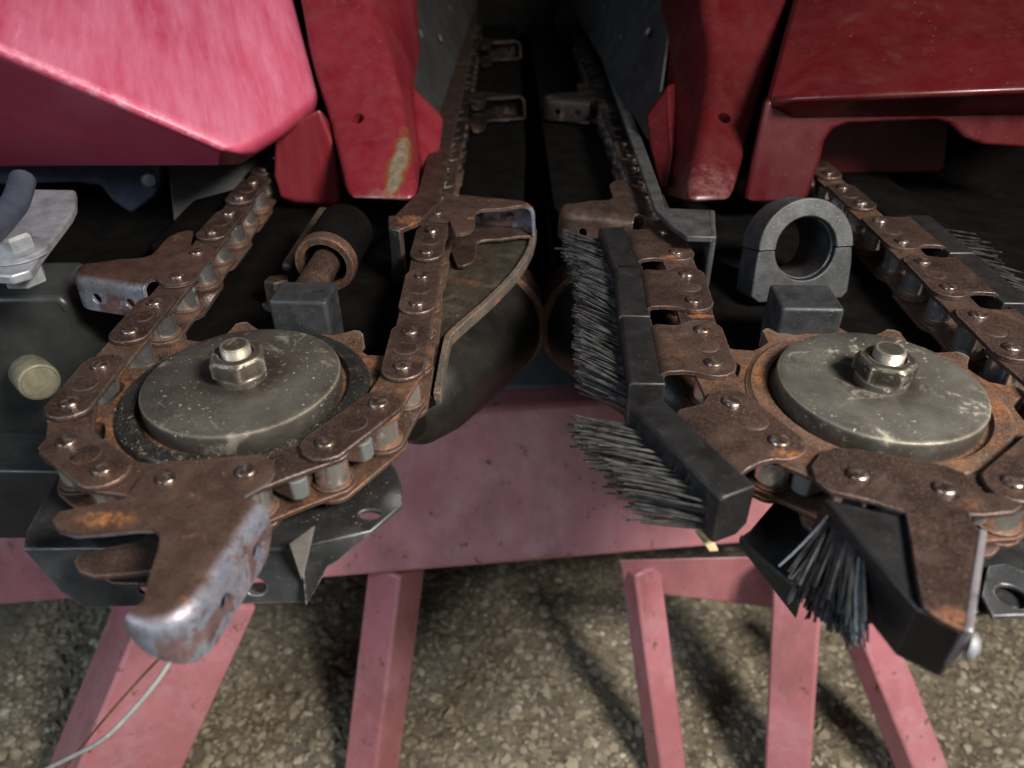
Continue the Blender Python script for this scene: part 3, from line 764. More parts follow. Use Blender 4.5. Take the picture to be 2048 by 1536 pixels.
# ------------------------------------------------------------------ right gathering chain (runs the other way)
XRL, XRR = .1290, .3220
pr = []
for k in range(8, 0, -1): pr.append([XRR, .655 + .0414*k])
rr_ = [pin(*q) for q in ((1726, 402), (1766, 437), (1809, 478), (1846, 520), (1892, 571), (1950, 627), (2012, 691))]
for v in rr_: v.x = v.x*.4 + XRR*.6
pr = [Vector((XRR, rr_[0].y + .0414*k, 0)) for k in range(6, 0, -1)] + rr_
last = pr[-1]
nfar = len(pr)
pr += [Vector((.323, last.y - .0412, 0)), Vector((.3140, last.y - .0810, 0))]
pA, pB = pin(2030, 960), pin(1892, 973)
pr += [Vector((.2870, .3030, 0))]
pr += [pA, pB] + [pin(*q) for q in ((1717, 945), (1560, 878), (1465, 800), (1428, 722), (1406, 656), (1388, 597), (1374, 545), (1354, 500))]
fin = pr[-1]
pr += [Vector((.1315, fin.y + .0420*k, 0)) for k in range(1, 24)]
iP = [i for i, p in enumerate(pr) if p is pB][0]      # pB -> pin(1717) is the front finger
kr = ['o' if (i - iP) % 2 == 0 else 'i' for i in range(len(pr)-1)]
kr[iP] = 'X'
for i in (iP+2, iP+4, iP+6, iP+8): kr[i] = 'b'
for i in (iP-6, iP-8, iP-10): kr[i] = 'b'
kr[iP+10] = 'g'; kr[iP+20] = 'g'
kr[iP+2] = 'B'
chR = thing('gathering_chain', 'rusty roller chain with black bristle brushes around the right sprocket', 'chain', (.216, .358, Z0 - .04), 'gathering chains')

def front_finger(chain):
    px = [(1640, 905), (1622, 930), (1630, 960), (1660, 982), (1740, 1000), (1812, 1022), (1822, 1080), (1832, 1150), (1845, 1212), (1880, 1238), (1934, 1262), (1945, 1245), (1957, 1180), (1965, 1100), (1967, 1064), (1945, 1050), (1942, 1028), (1965, 1030), (2030, 1024), (2046, 1012), (2038, 1000), (1985, 985), (1962, 984), (1947, 965), (1930, 945), (1890, 930), (1800, 912), (1715, 897), (1670, 893)]
    pts = [U(x, y, ZO) for x, y in px]; c = pts[0].copy()
    poly = [((p - c).x, (p - c).y) for p in pts]
    v, f = sheet_data(poly)
    o = mesh_obj('finger_link', [c + p for p in v], f, M['rust'], chain, .0008)
    # flange bent down along the far edge of the arm
    e0, e1 = U(1975, 1062, ZO), U(1946, 1266, ZO); e0.z += .0006; e1.z += .0006; d = (e1 - e0); d.z = 0; L = d.length; d.normalize(); n = Vector((-d.y, d.x, 0))
    prof = [(0, .0), (L, .0), (L + .001, -.012), (L - .003, -.028), (L - .010, -.034), (.008, -.034), (0, -.026)]
    v, f = sheet_data(prof, [circ(L*.80, -.012, .0042)], None, .0034)
    mesh_obj('flange', [e0 + d*p.x + Vector((0, 0, p.y)) + n*p.z for p in v], f, M['bare_edge'], o, .0009)
    lathe('bolt', [(.0058, 0), (.0058, .0015), (.0045, .0032), (.002, .004)], M['galv'], o, e0 + d*(L*.97) + Vector((0, 0, -.010)) + n*.001, n, 20)
    lower = [((U(x, y, ZO) - c).x, (U(x, y, ZO) - c).y) for x, y in px[:6] + [(1880, 1035)] + px[16:]]
    v, f = sheet_data(lower); mesh_obj('lower_plate', [c + p + Vector((0, 0, ZL - ZO)) for p in v], f, M['rust'], o, .0006)
    # brush clamped to the flange
    zt_, zb_ = -.0090, -.0420
    q = [U(1642, 992, zt_), U(1818, 1034, zt_), U(1936, 1264, zt_), U(1834, 1216, zt_)]
    h = hexa('brush_holder', [p + Vector((0, 0, zb_ - zt_)) for p in q], q, M['black_plastic'], chain, .0022, 3)
    a, b = q[0], q[3]; ax = (b - a).normalized(); nn_ = Vector((ax.y, -ax.x, 0))
    if nn_.x > 0: nn_ = -nn_
    roots = []
    for i in range(210):
        t = random.uniform(.10, .50); z = random.uniform(-.004, -.022)
        p = a.lerp(b, t) + Vector((0, 0, z)) - nn_*.002
        dr = nn_*.42 + ax*(.56 + 1.7*(t - .30) + random.gauss(0, .08)) + Vector((0, 0, -.55 + random.gauss(0, .09)))
        roots.append((p, dr.normalized()*random.uniform(.030, .037)))
    bristles('bristle_tuft', h, roots, M['bristle'])
    return o
make_chain(chR, pr, kr, -1)

# ------------------------------------------------------------------ sprockets with cover discs
def sprocket(label, cx, cy, disc_mat, ring_mat, ph, nutrot, ringz):
    t = thing('idler_sprocket', label, 'sprocket', (cx, cy, Z0 - .05), 'idler sprockets')
    c = Vector((cx, cy, Z0)); N = 13; rp, ro = .0855, .0945
    out = []
    for k in range(N):
        a0 = ph + 2*math.pi*k/N
        for da, r in ((-.10, rp - .0055), (0, rp - .0065), (.10, rp - .0055), (.155, rp + .001), (.195, ro - .0012), (.2417, ro), (.288, ro - .0012), (.328, rp + .001)):
            out.append((r*math.cos(a0 + da), r*math.sin(a0 + da)))
    v, f = sheet_data(out, [circ(0, 0, .045, 40)], None, .0125)
    mesh_obj('sprocket_wheel', [c + p + Vector((0, 0, -.0135)) for p in v], f, M['sprocket'], t, .0008)
    lathe('flange_ring', [(.0605, -.030), (.0605, -.0135), (.0625, ringz), (.0715, ringz), (.0735, ringz - .002), (.0745, -.0128), (.0745, -.030)], ring_mat, t, c, n=72, closed=False)
    lathe('hub', [(.0600, -.040), (.0600, -.0150), (.050, -.0150)], M['black_ring'], t, c, n=48)
    lathe('cover_disc', [(.0570, -.0165), (.0580, -.0150), (.0582, -.0030), (.0576, -.0012), (.0556, 0), (.030, .0001), (.012, .0001)], disc_mat, t, c, n=96)
    lathe('spacer_collar', [(.0150, -.001), (.0150, .0042), (.0146, .0048), (.01, .0048)], M['nut'], t, c, n=40)
    # hexagon nut with chamfered crown
    vs_, fs = [], []
    n = 36; af = .0152
    for (rs, z, ch) in ((.97, .0050, 1), (1, .0062, 0), (1, .0150, 0), (.93, .0168, 1), (.66, .0168, 2), (.62, .0150, 2)):
        for i in range(n):
            a = 2*math.pi*i/n; hx = af/math.cos((a + math.pi/6) % (math.pi/3) - math.pi/6)
            r = hx*rs if ch == 0 else (min(hx, af*1.05)*rs if ch == 1 else af*rs)
            if ch == 0: r = hx
            vs_.append(c + Vector((r*math.cos(a + nutrot), r*math.sin(a + nutrot), z)))
    for k in range(5):
        for i in range(n):
            j = (i+1) % n; fs.append((k*n+i, k*n+j, (k+1)*n+j, (k+1)*n+i))
    fs.append(tuple(range(5*n, 6*n))); fs.append(tuple(reversed(range(n))))
    mesh_obj('nut', vs_, fs, M['nut'], t, .0004, 2, 30)
    prof = [(.0082, .010)]
    for k in range(5): prof += [(.0086, .0160 + .0011*k), (.0080, .0160 + .0011*k + .00055)]
    prof += [(.0084, .0216), (.0078, .0222), (.004, .0224)]
    lathe('threaded_stud', prof, M['nut'], t, c, n=32)
    return t
phL = math.atan2(pl[iF].y - .3700, pl[iF].x + .1620)
phR = math.atan2(pr[iP].y - .3600, pr[iP].x - .2164)
sprocket('rusty sprocket under a flat grey disc with hex nut inside the brushless left chain', -.1618, .3690, M['disc'], M['black_ring'], phL, .3, -.0095)
sprocket('rusty toothed sprocket under a pale grey disc with hex nut, inside the chain with brushes', .2164, .3580, M['disc2'], M['rust_dk'], phR, .15, -.0105)

# ------------------------------------------------------------------ row unit frames (deck, guides, trays)
XM = .0310                      # middle of the row between the two chains
def mx(p): return Vector((2*XM - p.x, p.y, p.z))
fl = thing('row_unit_frame', 'dark steel row unit frame with black front tray below the left sprocket', 'machine frame', (-.16, .4, Z0 - .08), 'row unit frames')
frr = thing('row_unit_frame', 'dark steel row unit frame below the right sprocket with the brush chain', 'machine frame', (.22, .4, Z0 - .08), 'row unit frames')
def flat(name, pts, z, mat, parent, th=.004, holes=(), bevel=.0008):
    p = [(q.x, q.y) for q in pts]
    v, f = sheet_data(p, holes, None, th); return mesh_obj(name, [Vector((a.x, a.y, Z0 + z + a.z)) for a in v], f, mat, parent, bevel)
deck = [Vector((-.70, 1.9, 0)), Vector((-.70, .56, 0)), Vector((-.29, .56, 0)), Vector((-.29, .47, 0)), Vector((-.235, .35, 0)), Vector((-.10, .35, 0))] + [U(x, y, -.042) for x, y in ((872, 800), (890, 700), (905, 672), (975, 610), (1030, 552), (1058, 505), (1066, 470))] + [Vector((.012, .70, 0)), Vector((.020, .95, 0)), Vector((.020, 1.9, 0))]
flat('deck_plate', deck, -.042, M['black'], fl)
wing_d = [Vector((-.085, .42, 0)), Vector((-.085, .72, 0)), Vector((.010, .72, 0))] + list(reversed(deck[6:13]))
flat('deck_wing', wing_d, -.0408, M['deck'], fl)
lip = curve_pts([Vector((p.x, p.y, Z0 - .0395)) for p in deck[6:13]], 20)
vs_, fs = [], []
for k_, p in enumerate(lip):
    d_ = (lip[min(k_+1, 19)] - lip[max(k_-1, 0)]).normalized(); n_ = Vector((d_.y, -d_.x, 0))
    vs_ += [p + n_*.0035 + Vector((0, 0, -.006)), p + n_*.0035 + Vector((0, 0, .0035)), p - n_*.0015 + Vector((0, 0, .0035)), p - n_*.0015 + Vector((0, 0, -.006))]
for k_ in range(19):
    for q in range(4): fs.append((k_*4+q, k_*4+(q+1) % 4, k_*4+4+(q+1) % 4, k_*4+4+q))
fs += [(0, 1, 2, 3), (79, 78, 77, 76)]
mesh_obj('deck_lip', vs_, fs, M['lip'], fl, .0006)
dk = [mx(p) for p in reversed(deck[:4])]
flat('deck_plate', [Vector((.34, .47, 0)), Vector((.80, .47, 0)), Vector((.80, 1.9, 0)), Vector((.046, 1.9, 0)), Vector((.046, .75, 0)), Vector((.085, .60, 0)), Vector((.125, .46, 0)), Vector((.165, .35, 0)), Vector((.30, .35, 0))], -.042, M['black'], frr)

# front tray of the left unit: floor, folded front, right wing
zt_ = -.047
fl_pts = [U(x, y, zt_) for x, y in ((46, 1098), (52, 1062), (120, 940), (200, 860), (700, 800), (800, 950), (806, 1008), (742, 1062), (612, 1092), (560, 1098))]
flat('tray_floor', fl_pts, zt_, M['black_steel'], fl, .003, [[(p.x, p.y) for p in [U(740 + 22*math.cos(a*.449), 1028 + 9*math.sin(a*.449), zt_) for a in range(14)]]])
e0, e1 = U(46, 1099, zt_), U(604, 1091, zt_)
b0, b1 = e0 + Vector((.012, -.006, -.038)), e1 + Vector((-.002, -.006, -.040))
d = e1 - e0; L = d.length; d.normalize(); dn = ((b0 + b1)/2 - (e0 + e1)/2); dn -= d*dn.dot(d); H = dn.length; dn.normalize()
prof = [(0, 0), (L, 0), (L - .002, H), (.022, H + .001), (.012, H*.75)]
def fr_fl(p): return e0 + d*p.x + dn*p.y + d.cross(dn)*(-p.z)
v, f = sheet_data(prof, [circ(L*.40, H*.72, .0048, 12), circ(L*.80, H*.70, .0062, 14)], None, .003)
mesh_obj('tray_front', [fr_fl(p) for p in v], f, M['tray'], fl, .0007)
wing = [U(600, 1093, zt_ - .0005), U(742, 1064, zt_ - .0005), U(690, 1110, -.055), U(655, 1135, -.063), U(628, 1185, -.075), U(612, 1211, -.080)]
w2 = [p + Vector((.0, .004, -.0015)) for p in wing]
n = len(wing)
mesh_obj('tray_wing', wing + w2, [(0, 1, 2), (0, 2, 3), (0, 3, 4), (0, 4, 5)] + [(n, n+2, n+1), (n, n+3, n+2), (n, n+4, n+3), (n, n+5, n+4)] + [(i, n+i, n+(i+1) % n, (i+1) % n) for i in range(n)], M['black_steel'], fl, 0)
yy = e1.y - .0065; tv = [Q(626, 1054, yy - .004), Q(578, 1088, yy - .004), Q(602, 1160, yy)]; tw = [p + Vector((.001, .0015, -.0005)) for p in tv]
mesh_obj('tray_stiffener', tv + tw, [(0, 1, 2), (5, 4, 3), (0, 3, 4, 1), (1, 4, 5, 2), (2, 5, 3, 0)], M['pale'], fl, .0004)
# lower curved lug seen under the finger
lug = [U(x, y, -.062) for x, y in ((165, 1145), (175, 1130), (240, 1128), (300, 1100), (330, 1105), (320, 1180), (230, 1178))]
flat('tray_lug', lug, -.0475 - .010, M['rust'], fl, .003)

# front tray of the right unit (only its edges show past the brushes)
tr = [U(x, y, -.060) for x, y in ((1478, 1075), (1500, 1060), (1560, 990), (1700, 900), (2120, 930), (2180, 1180), (2048, 1215), (1960, 1225), (1700, 1245), (1598, 1180))]
flat('tray_floor', tr, -.060, M['black_steel'], frr, .003)
e0, e1 = U(1478, 1076, -.0605), U(1605, 1182, -.0605)
hexa('tray_front', [e0 + Vector((0, -.002, -.004)), e1 + Vector((0, -.002, -.02)), e1 + Vector((.002, .001, -.02)), e0 + Vector((.002, .001, -.004))], [e0, e1, e1 + Vector((.002, .003, 0)), e0 + Vector((.002, .003, 0))], M['black_steel'], frr, .0005)
wp = [U(x, y, -.055) for x, y in ((1962, 1190), (1975, 1130), (2010, 1125), (2070, 1150), (2110, 1210), (2060, 1230), (1985, 1232))]
hc = U(2024, 1192, -.055)
flat('tray_wing', wp, -.055, M['tray'], frr, .003, [circ(hc.x, hc.y, .0075, 16)])

# chain guides: long rail over the inner run, foot plate and turned-down flange
def guide(parent, px, zz_, mat, flange, fh, name='chain_guide'):
    pts = [U(x, y, zz_) for x, y in px]
    o = flat(name, pts, zz_, mat, parent, .005, (), .0012)
    a, b = U(*flange[0], zz_), U(*flange[1], zz_); dv = (b - a).normalized(); nv = Vector((dv.y, -dv.x, 0))
    k = .005
    hexa('guide_flange', [a + Vector((0, 0, -fh)), b + Vector((0, 0, -fh)), b - nv*k + Vector((0, 0, -fh)), a - nv*k + Vector((0, 0, -fh))], [a + Vector((0, 0, .0005)), b + Vector((0, 0, .0005)), b - nv*k + Vector((0, 0, .0005)), a - nv*k + Vector((0, 0, .0005))], mat, o, .002, 3)
    return o
guide(fl, [(776, 452), (790, 430), (835, 385), (850, 330), (905, 120), (938, 0), (958, 0), (940, 120), (905, 280), (886, 372), (880, 405), (838, 442), (800, 458)], .010, M['rust'], ((776, 452), (800, 458)), .045)
hexa('guide_side', [U(770, 455, .0095) + Vector((0, .003, -.052)), U(800, 460, .0095) + Vector((0, .003, -.052)), U(800, 430, .0095) + Vector((0, 0, -.052)), U(770, 430, .0095) + Vector((0, 0, -.052))], [U(776, 455, .0095), U(800, 460, .0095), U(800, 430, .0095), U(776, 430, .0095)], M['black_steel'], fl, .002, 3)
guide(frr, [(1432, 474), (1430, 420), (1330, 415), (1322, 380), (1240, 160), (1205, 0), (1185, 0), (1206, 120), (1268, 300), (1310, 418), (1345, 452), (1375, 472)], .010, M['cast'], ((1434, 474), (1428, 420)), .045)
# grey side sheets behind the red guards
def side_sheet(parent, fn, mat):
    q = [fn(p) for p in (Vector((-.085, .80, Z0 + .012)), Vector((-.072, 1.85, Z0 + .012)), Vector((-.150, 1.85, Z0 + .22)), Vector((-.150, 1.06, Z0 + .17)), Vector((-.105, .86, Z0 + .05)))]
    q2 = [p + fn(Vector((-.003, 0, 0))) - fn(Vector()) for p in q]
    o = mesh_obj('side_sheet', q + q2, [(0, 1, 2, 3, 4), (9, 8, 7, 6, 5)] + [(i, 5+i, 5+(i+1) % 5, (i+1) % 5) for i in range(5)], mat, parent, .0006)
    for (y, z) in ((1.00, .085), (1.06, .12), (1.15, .055), (1.28, .11), (1.40, .06)):
        x = -.085 - (z - .012)*.36 + .002
        lathe('bolt', [(.006, 0), (.006, .002), (.0045, .003), (.002, .0036)], M['cast'], o, fn(Vector((x, y, Z0 + z))), fn(Vector((1, 0, .35))) - fn(Vector()), 16)
side_sheet(fl, lambda p: p, M['wall_grey']); side_sheet(frr, mx, M['wall_grey'])
# dark rear wall of the row opening
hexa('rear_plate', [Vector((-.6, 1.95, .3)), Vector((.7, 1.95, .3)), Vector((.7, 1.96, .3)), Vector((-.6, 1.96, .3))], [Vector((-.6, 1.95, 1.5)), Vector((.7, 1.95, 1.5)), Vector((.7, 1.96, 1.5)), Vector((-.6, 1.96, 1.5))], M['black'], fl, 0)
for par, xs in ((fl, -.30), (frr, .385)):
    bar('side_beam', Vector((xs, .62, Z0 - .075)), Vector((xs, 1.9, Z0 - .075)), .05, .10, M['black'], par)
bar('cross_tie', Vector((-.31, 1.30, Z0 - .11)), Vector((.02, 1.30, Z0 - .11)), .05, .06, M['black'], fl)

# ------------------------------------------------------------------ stalk rolls below the deck
def roll(label, fn):
    t = thing('stalk_roll', label, 'roller', fn(Vector((-.05, .5, Z0 - .15))), 'stalk rolls')
    a, b, c = fn(Vector((-.082, .492, Z0 - .112))), fn(Vector((-.030, .640, Z0 - .120))), fn(Vector((-.030, 1.85, Z0 - .14)))
    L = (b - a).length; ax = b - a
    lathe('roll_cone', [(.022, -.02), (.034, -.008), (.044, L*.15), (.056, L*.6), (.061, L)], M['dark_roll'], t, a, ax, 56)
    ax2 = c - b
    lathe('roll_collar', [(.055, -.012), (.064, -.008), (.066, .012), (.064, .030), (.056, .034)], M['rust2'], t, b, ax2, 56)
    lathe('roll_barrel', [(.056, .0345), (.056, 1.2)], M['dark_roll'], t, b, ax2, 56)
    for k in range(5):
        an = k*2*math.pi/5 + .4; q = ax2.normalized().to_track_quat('Z', 'X')
        r = q @ Vector((math.cos(an), math.sin(an), 0)); axn = ax2.normalized()
        bar('roll_knife', b + r*.059 + axn*.05, b + r*.059 + axn*1.15, .006, .012, M['dark_roll'], t, up=r, bevel=.001)
roll('dark worn stalk roll under the left deck plate beside the rusty fingers', lambda p: p)
roll('dark stalk roll under the right deck plate behind the brushes', mx)

# ------------------------------------------------------------------ tensioners between the runs
tl = thing('chain_tensioner', 'rusty ringed tube with rod and square block behind the left sprocket', 'tensioner', U(640, 560, -.04), 'chain tensioners')
o = Q(650, 528, .520); ax = Vector((.10, 1, .06))
lathe('tensioner_tube', [(.0215, .002), (.0225, .004), (.0225, .060), (.0215, .062), (.0165, .062), (.0165, .002)], M['black'], tl, o, ax, 48, False)
lathe('tube_ring', [(.0225, -.002), (.0236, .0), (.0236, .0075), (.0225, .009), (.0170, .009), (.0165, .0), (.0175, -.002)], M['rust2'], tl, o, ax, 48, False)
lathe('rod', [(.010, -.055), (.0110, -.053), (.0110, .06)], M['rust'], tl, o, ax, 32)
bp = U(605, 612, -.012)
def block(parent, c, w_, d_, h_, mat, rz=0):
    fr = lambda p: Vector((c.x + p.x*math.cos(rz) - p.y*math.sin(rz), c.y + p.x*math.sin(rz) + p.y*math.cos(rz), c.z + p.z))
    return prism('adjuster_block', [(-w_/2, -d_/2), (w_/2, -d_/2), (w_/2, d_/2), (-w_/2, d_/2)], -h_, 0, mat, parent, fr, .0025, 3)
block(tl, U(606, 582, .012), .040, .030, .045, M['cast_dark'], -.06)
bs = U(556, 560, -.020)
lathe('bolt', [(.011, -.02), (.011, .0), (.0095, .0015), (.006, .002)], M['deck'], tl, bs, (.0, .15, 1), 6)
lathe('bolt_washer', [(.015, -.022), (.015, -.0195), (.012, -.019)], M['deck'], tl, bs, (.0, .15, 1), 24)
bar('tie_bar', bs + Vector((.002, .02, .0)), bs + Vector((.020, .10, .02)), .010, .008, M['deck'], tl)

tr_ = thing('chain_tensioner', 'black cast D-shaped bushing with open bore and block behind the right sprocket', 'tensioner', U(1613, 570, -.03), 'chain tensioners')
o = Q(1613, 497, .535); hr, orr = .0245, .0385
axd = Vector((-.10, 1, -.34)).normalized(); upv = Vector((0, 0, 1)) - axd*axd.z; upv.normalize(); rt = axd.cross(upv)
if rt.x < 0: rt = -rt
up_half = arc(0, 0, orr, 0, 180, 22) + arc(0, 0, hr, 180, 0, 20)
lo_half = [(-orr + .0002, -.0006)] + [(-.0400, -.012), (-.0425, -.036), (-.0360, -.041), (.0330, -.041), (.0375, -.036), (.0390, -.012), (orr - .0002, -.0006)] + [(x, y - .0006) for x, y in arc(0, 0, hr, 0, -180, 20)]
def bush_part(name, prof, dep, mat, fwd):
    v, f = sheet_data(prof, (), None, dep)
    mesh_obj(name, [o + rt*p.x + upv*p.y - axd*(p.z + fwd) for p in v], f, mat, tr_, .0012, 3)
bush_part('bushing_cap', up_half, .034, M['cast'], .0)
bush_part('bushing_saddle', lo_half, .032, M['cast_dark'], -.0012)
lathe('bore_liner', [(hr - .0002, .006), (hr - .0002, .060), (hr - .0012, .060), (hr - .0012, .007)], M['cast_dark'], tr_, o, axd, 40, False)
block(tr_, U(1613, 592, .006), .042, .036, .042, M['cast_dark'], -.05)

# ------------------------------------------------------------------ left hand fittings
gbr = thing('mounting_bracket', 'grey galvanised bracket plate with hex bolt at the left edge', 'bracket', U(30, 520, .02))
zq = .026
pl_ = [U(x, y, zq) for x, y in ((-60, 470), (40, 378), (150, 380), (150, 412), (140, 432), (78, 512), (60, 540), (20, 552), (-40, 548))]
flat('bracket_plate', pl_, zq, M['galv'], gbr, .007, (), .0015)
bc = U(34, 508, zq)
lathe('washer', [(.0215, 0), (.0215, .0035), (.0200, .0045), (.010, .0045)], M['galv'], gbr, bc + Vector((0, 0, .0006)), n=36)
lathe('bolt_head', [(.0145, .0046), (.0148, .0055), (.0148, .0135), (.0128, .0155), (.004, .0158)], M['galv'], gbr, bc + Vector((0, 0, .0006)), n=6)
lathe('nut', [(.0130, -.020), (.0140, -.019), (.0140, -.0080), (.0120, -.0072)], M['galv'], gbr, bc + Vector((.002, -.004, 0)), n=6)
tube('clamp_rod', curve_pts([U(-60, 500, .050), U(-5, 445, .052), U(30, 405, .055), U(45, 360, .062)]), .009, M['blue_dark'], gbr, 14)
hb = thing('hinge_bracket', 'dark blue steel hinge bracket under the big red hood', 'bracket', Q(250, 400, .62))
pts = [(-40, 318), (320, 318), (318, 372), (310, 392), (285, 412), (262, 428), (225, 404), (200, 372), (150, 366), (-40, 372)]
hexv = [Q(x, y, .745) for x, y in pts]; hexw = [Q(x, y, .745) + Vector((.006, .06, .0)) for x, y in pts]; n = len(pts)
mesh_obj('bracket_plate', hexv + hexw, [tuple(range(n)), tuple(reversed(range(n, 2*n)))] + [(i, n+i, n+(i+1) % n, (i+1) % n) for i in range(n)], M['blue_dark'], hb, .003, 3)
lathe('bolt', [(.0075, 0), (.0075, .006), (.006, .008), (.003, .0085)], M['galv'], hb, Q(296, 358, .744), (.6, -1, .1), 18)
gsb = [Q(x, y, Y) for x, y, Y in ((335, 318, .74), (350, 468, .70), (452, 470, .72), (520, 380, .78), (525, 318, .80))]
o = mesh_obj('grey_sheet', gsb + [p + Vector((0, .004, 0)) for p in gsb], [(0, 1, 2, 3, 4), (9, 8, 7, 6, 5)] + [(i, 5+i, 5+(i+1) % 5, (i+1) % 5) for i in range(5)], M['wall_grey'], None, .001)
o.name = 'support_sheet'; tag(o, 'plain grey steel sheet between the red hood and the left chain', 'steel sheet')

sp = thing('side_panel', 'black plastic side panel with round olive plug left of the rusty chain', 'panel', Q(60, 900, .52))
pp = [(-90, 600), (112, 600), (135, 606), (150, 622), (165, 655), (200, 690), (245, 705), (270, 720), (270, 945), (120, 945), (-90, 930)]
va = [Q(x, y, .535 + .00012*max(0, x - 100)) for x, y in pp]; vb = [p + Vector((0, .05, .012)) for p in va]; n = len(pp)
mesh_obj('panel_face', va + vb, [tuple(range(n)), tuple(reversed(range(n, 2*n)))] + [(i, n+i, n+(i+1) % n, (i+1) % n) for i in range(n)], M['panel'], sp, .006, 4)
va = [Q(x, y, .475) for x, y in ((-90, 940), (130, 944), (140, 960), (135, 1080), (-90, 1080))]; vb = [p + Vector((0, .055, .0)) for p in va]
mesh_obj('panel_step', va + vb, [(0, 1, 2, 3, 4), (9, 8, 7, 6, 5)] + [(i, 5+i, 5+(i+1) % 5, (i+1) % 5) for i in range(5)], M['panel'], sp, .004, 3)
pc = Q(80, 765, .500)
lathe('plug', [(.0150, -.030), (.0155, -.029), (.0160, -.003), (.0152, -.0008), (.0135, .0), (.0128, -.0012), (.006, -.0012)], M['plug'], sp, pc, (.75, -.75, .12), 36)

# ------------------------------------------------------------------ red plastic hoods
def soft_solid(name, rows, mat, parent, sub=3, closed=True): return loft(name, rows, mat, parent, True, sub, 0, closed)
hl = thing('divider_hood', 'large sunlit-faded pinkish red plastic hood at the upper left with chalky streaks', 'hood', Q(250, 300, .62))
hl['label'] = 'large faded pinkish red plastic hood at the upper left with chalky streaks'
def plate_poly(name, verts, faces, mat, parent, bevel, seg=5, thick=.004):
    o = mesh_obj(name, verts, faces, mat, parent, bevel, seg, 40)
    return o
# closed body: top face, rounded ridge, dark underside
T0, T1, T2, T3_ = Q(-120, 42, .56), Q(482, 318, .585), Q(560, 272, .66), Q(640, 205, .76)
Tb = [Q(-160, -220, 1.00), Q(300, -220, 1.02), Q(440, -220, 1.04), Q(530, -220, 1.10)]
Bm = [Q(-120, 332, .72), Q(480, 330, .625), Q(560, 278, .72), Q(640, 228, .84)]
Bb = [Q(-120, 300, 1.1), Q(480, 300, 1.1), Q(560, 250, 1.1), Q(648, 200, 1.12)]
mesh_obj('hood_shell', [T0, T1, T2, T3_] + Tb + Bm + Bb,
    [(0, 1, 5, 4), (1, 2, 6, 5), (2, 3, 7, 6), (0, 8, 9, 1), (1, 9, 10, 2), (2, 10, 11, 3), (8, 12, 13, 9), (9, 13, 14, 10), (10, 14, 15, 11), (3, 11, 15, 7), (4, 5, 13, 12), (5, 6, 14, 13), (6, 7, 15, 14), (0, 4, 12, 8)],
    M['red_chalk'], hl, .017, 8)
tab = [(548, 262), (640, 215), (668, 290), (682, 398), (672, 408), (590, 404), (560, 395), (546, 350)]
va = [Q(x, y, .735) for x, y in tab]; vb = [p + Vector((.0, .07, -.045)) for p in va]; n = len(tab)
mesh_obj('hood_tab', va + vb, [tuple(range(n)), tuple(reversed(range(n, 2*n)))] + [(i, n+i, n+(i+1) % n, (i+1) % n) for i in range(n)], M['red'], hl, .007, 4)

def guard(label, rows, lobe, hole, mat, scuff):
    t = thing('hood_guard', label, 'hood guard', rows[-1][2], 'red guard strips beside the row opening')
    cols = [curve_pts([r_[k] for r_ in rows], 17) for k in range(len(rows[0]))]; rows = [[c_[i] for c_ in cols] for i in range(17)]
    verts = [p for r_ in rows for p in r_]; n = len(rows[0]); fs = []
    for i in range(len(rows)-1):
        for k in range(n): j = (k+1) % n; fs.append((i*n+k, i*n+j, (i+1)*n+j, (i+1)*n+k))
    fs.append(tuple(range(n))); fs.append(tuple(reversed(range((len(rows)-1)*n, len(rows)*n))))
    strip = mesh_obj('guard_strip', verts, fs, mat, t, .010, 6, 40)
    vl = lobe; k = len(vl)//2
    mesh_obj('guard_lobe', vl, [tuple(range(k)), tuple(reversed(range(k, 2*k)))] + [(i, k+i, k+(i+1) % k, (i+1) % k) for i in range(k)], mat, t, .006, 4)
    hc_, nrm = hole
    cut_hole(strip, hc_, nrm, .0066, .03)
    if scuff is not None: cut_hole(strip, scuff, nrm, .0105, .007)
    return t
BK = Vector((.0, .09, -.01))
def grow(l, f, r, s, Yf, Ys):   # pixel columns: left edge, ridge, right
    pass
rowsL = []
for (py, xl, xr, xs, Y) in ((-220, 540, 690, 800, 1.06), (-20, 592, 733, 818, .90), (120, 618, 782, 826, .82), (250, 655, 812, 838, .745), (402, 690, 838, 852, .652)):
    a_, b_, c_ = Q(xl, py, Y), Q(xr, py, Y - .012), Q(xs, py - 2, Y + .085)
    rowsL.append([a_, b_, c_, c_ + BK, a_ + BK])
lob = [Q(x, y, Y) for x, y, Y in ((826, 170, .84), (892, 238, .83), (884, 300, .78), (868, 348, .735), (846, 350, .735), (838, 300, .76))]
nface = (rowsL[3][1] - rowsL[4][0]).cross(rowsL[3][0] - rowsL[4][1])
def fn_(r0, r1): 
    n_ = (r0[1] - r0[0]).cross(r1[0] - r0[0]).normalized()
    return n_ if n_.y < 0 else -n_
nf = fn_(rowsL[2], rowsL[3])
guard('bright red plastic guard strip with scraped corner, left of the row opening', rowsL, lob + [p + Vector((-.03, .06, -.01)) for p in lob], (Q(715, 237, .7475), nf), M['red'], Q(690, -6, .885))
rowsR = []
for (py, xl, xr, xs, Y) in ((-220, 1700, 1420, 1390, 1.06), (-20, 1592, 1405, 1345, .90), (120, 1548, 1425, 1335, .82), (250, 1512, 1405, 1332, .745), (405, 1468, 1370, 1332, .655)):
    a_, b_, c_ = Q(xl, py, Y), Q(xr, py, Y - .012), Q(xs, py - 2, Y + .085)
    rowsR.append([a_, b_, c_, c_ + BK, a_ + BK])
lob = [Q(x, y, Y) for x, y, Y in ((1338, 165, .84), (1288, 235, .83), (1298, 300, .78), (1318, 375, .735), (1340, 378, .735), (1342, 300, .76))]
nf = fn_(rowsR[2], rowsR[3])
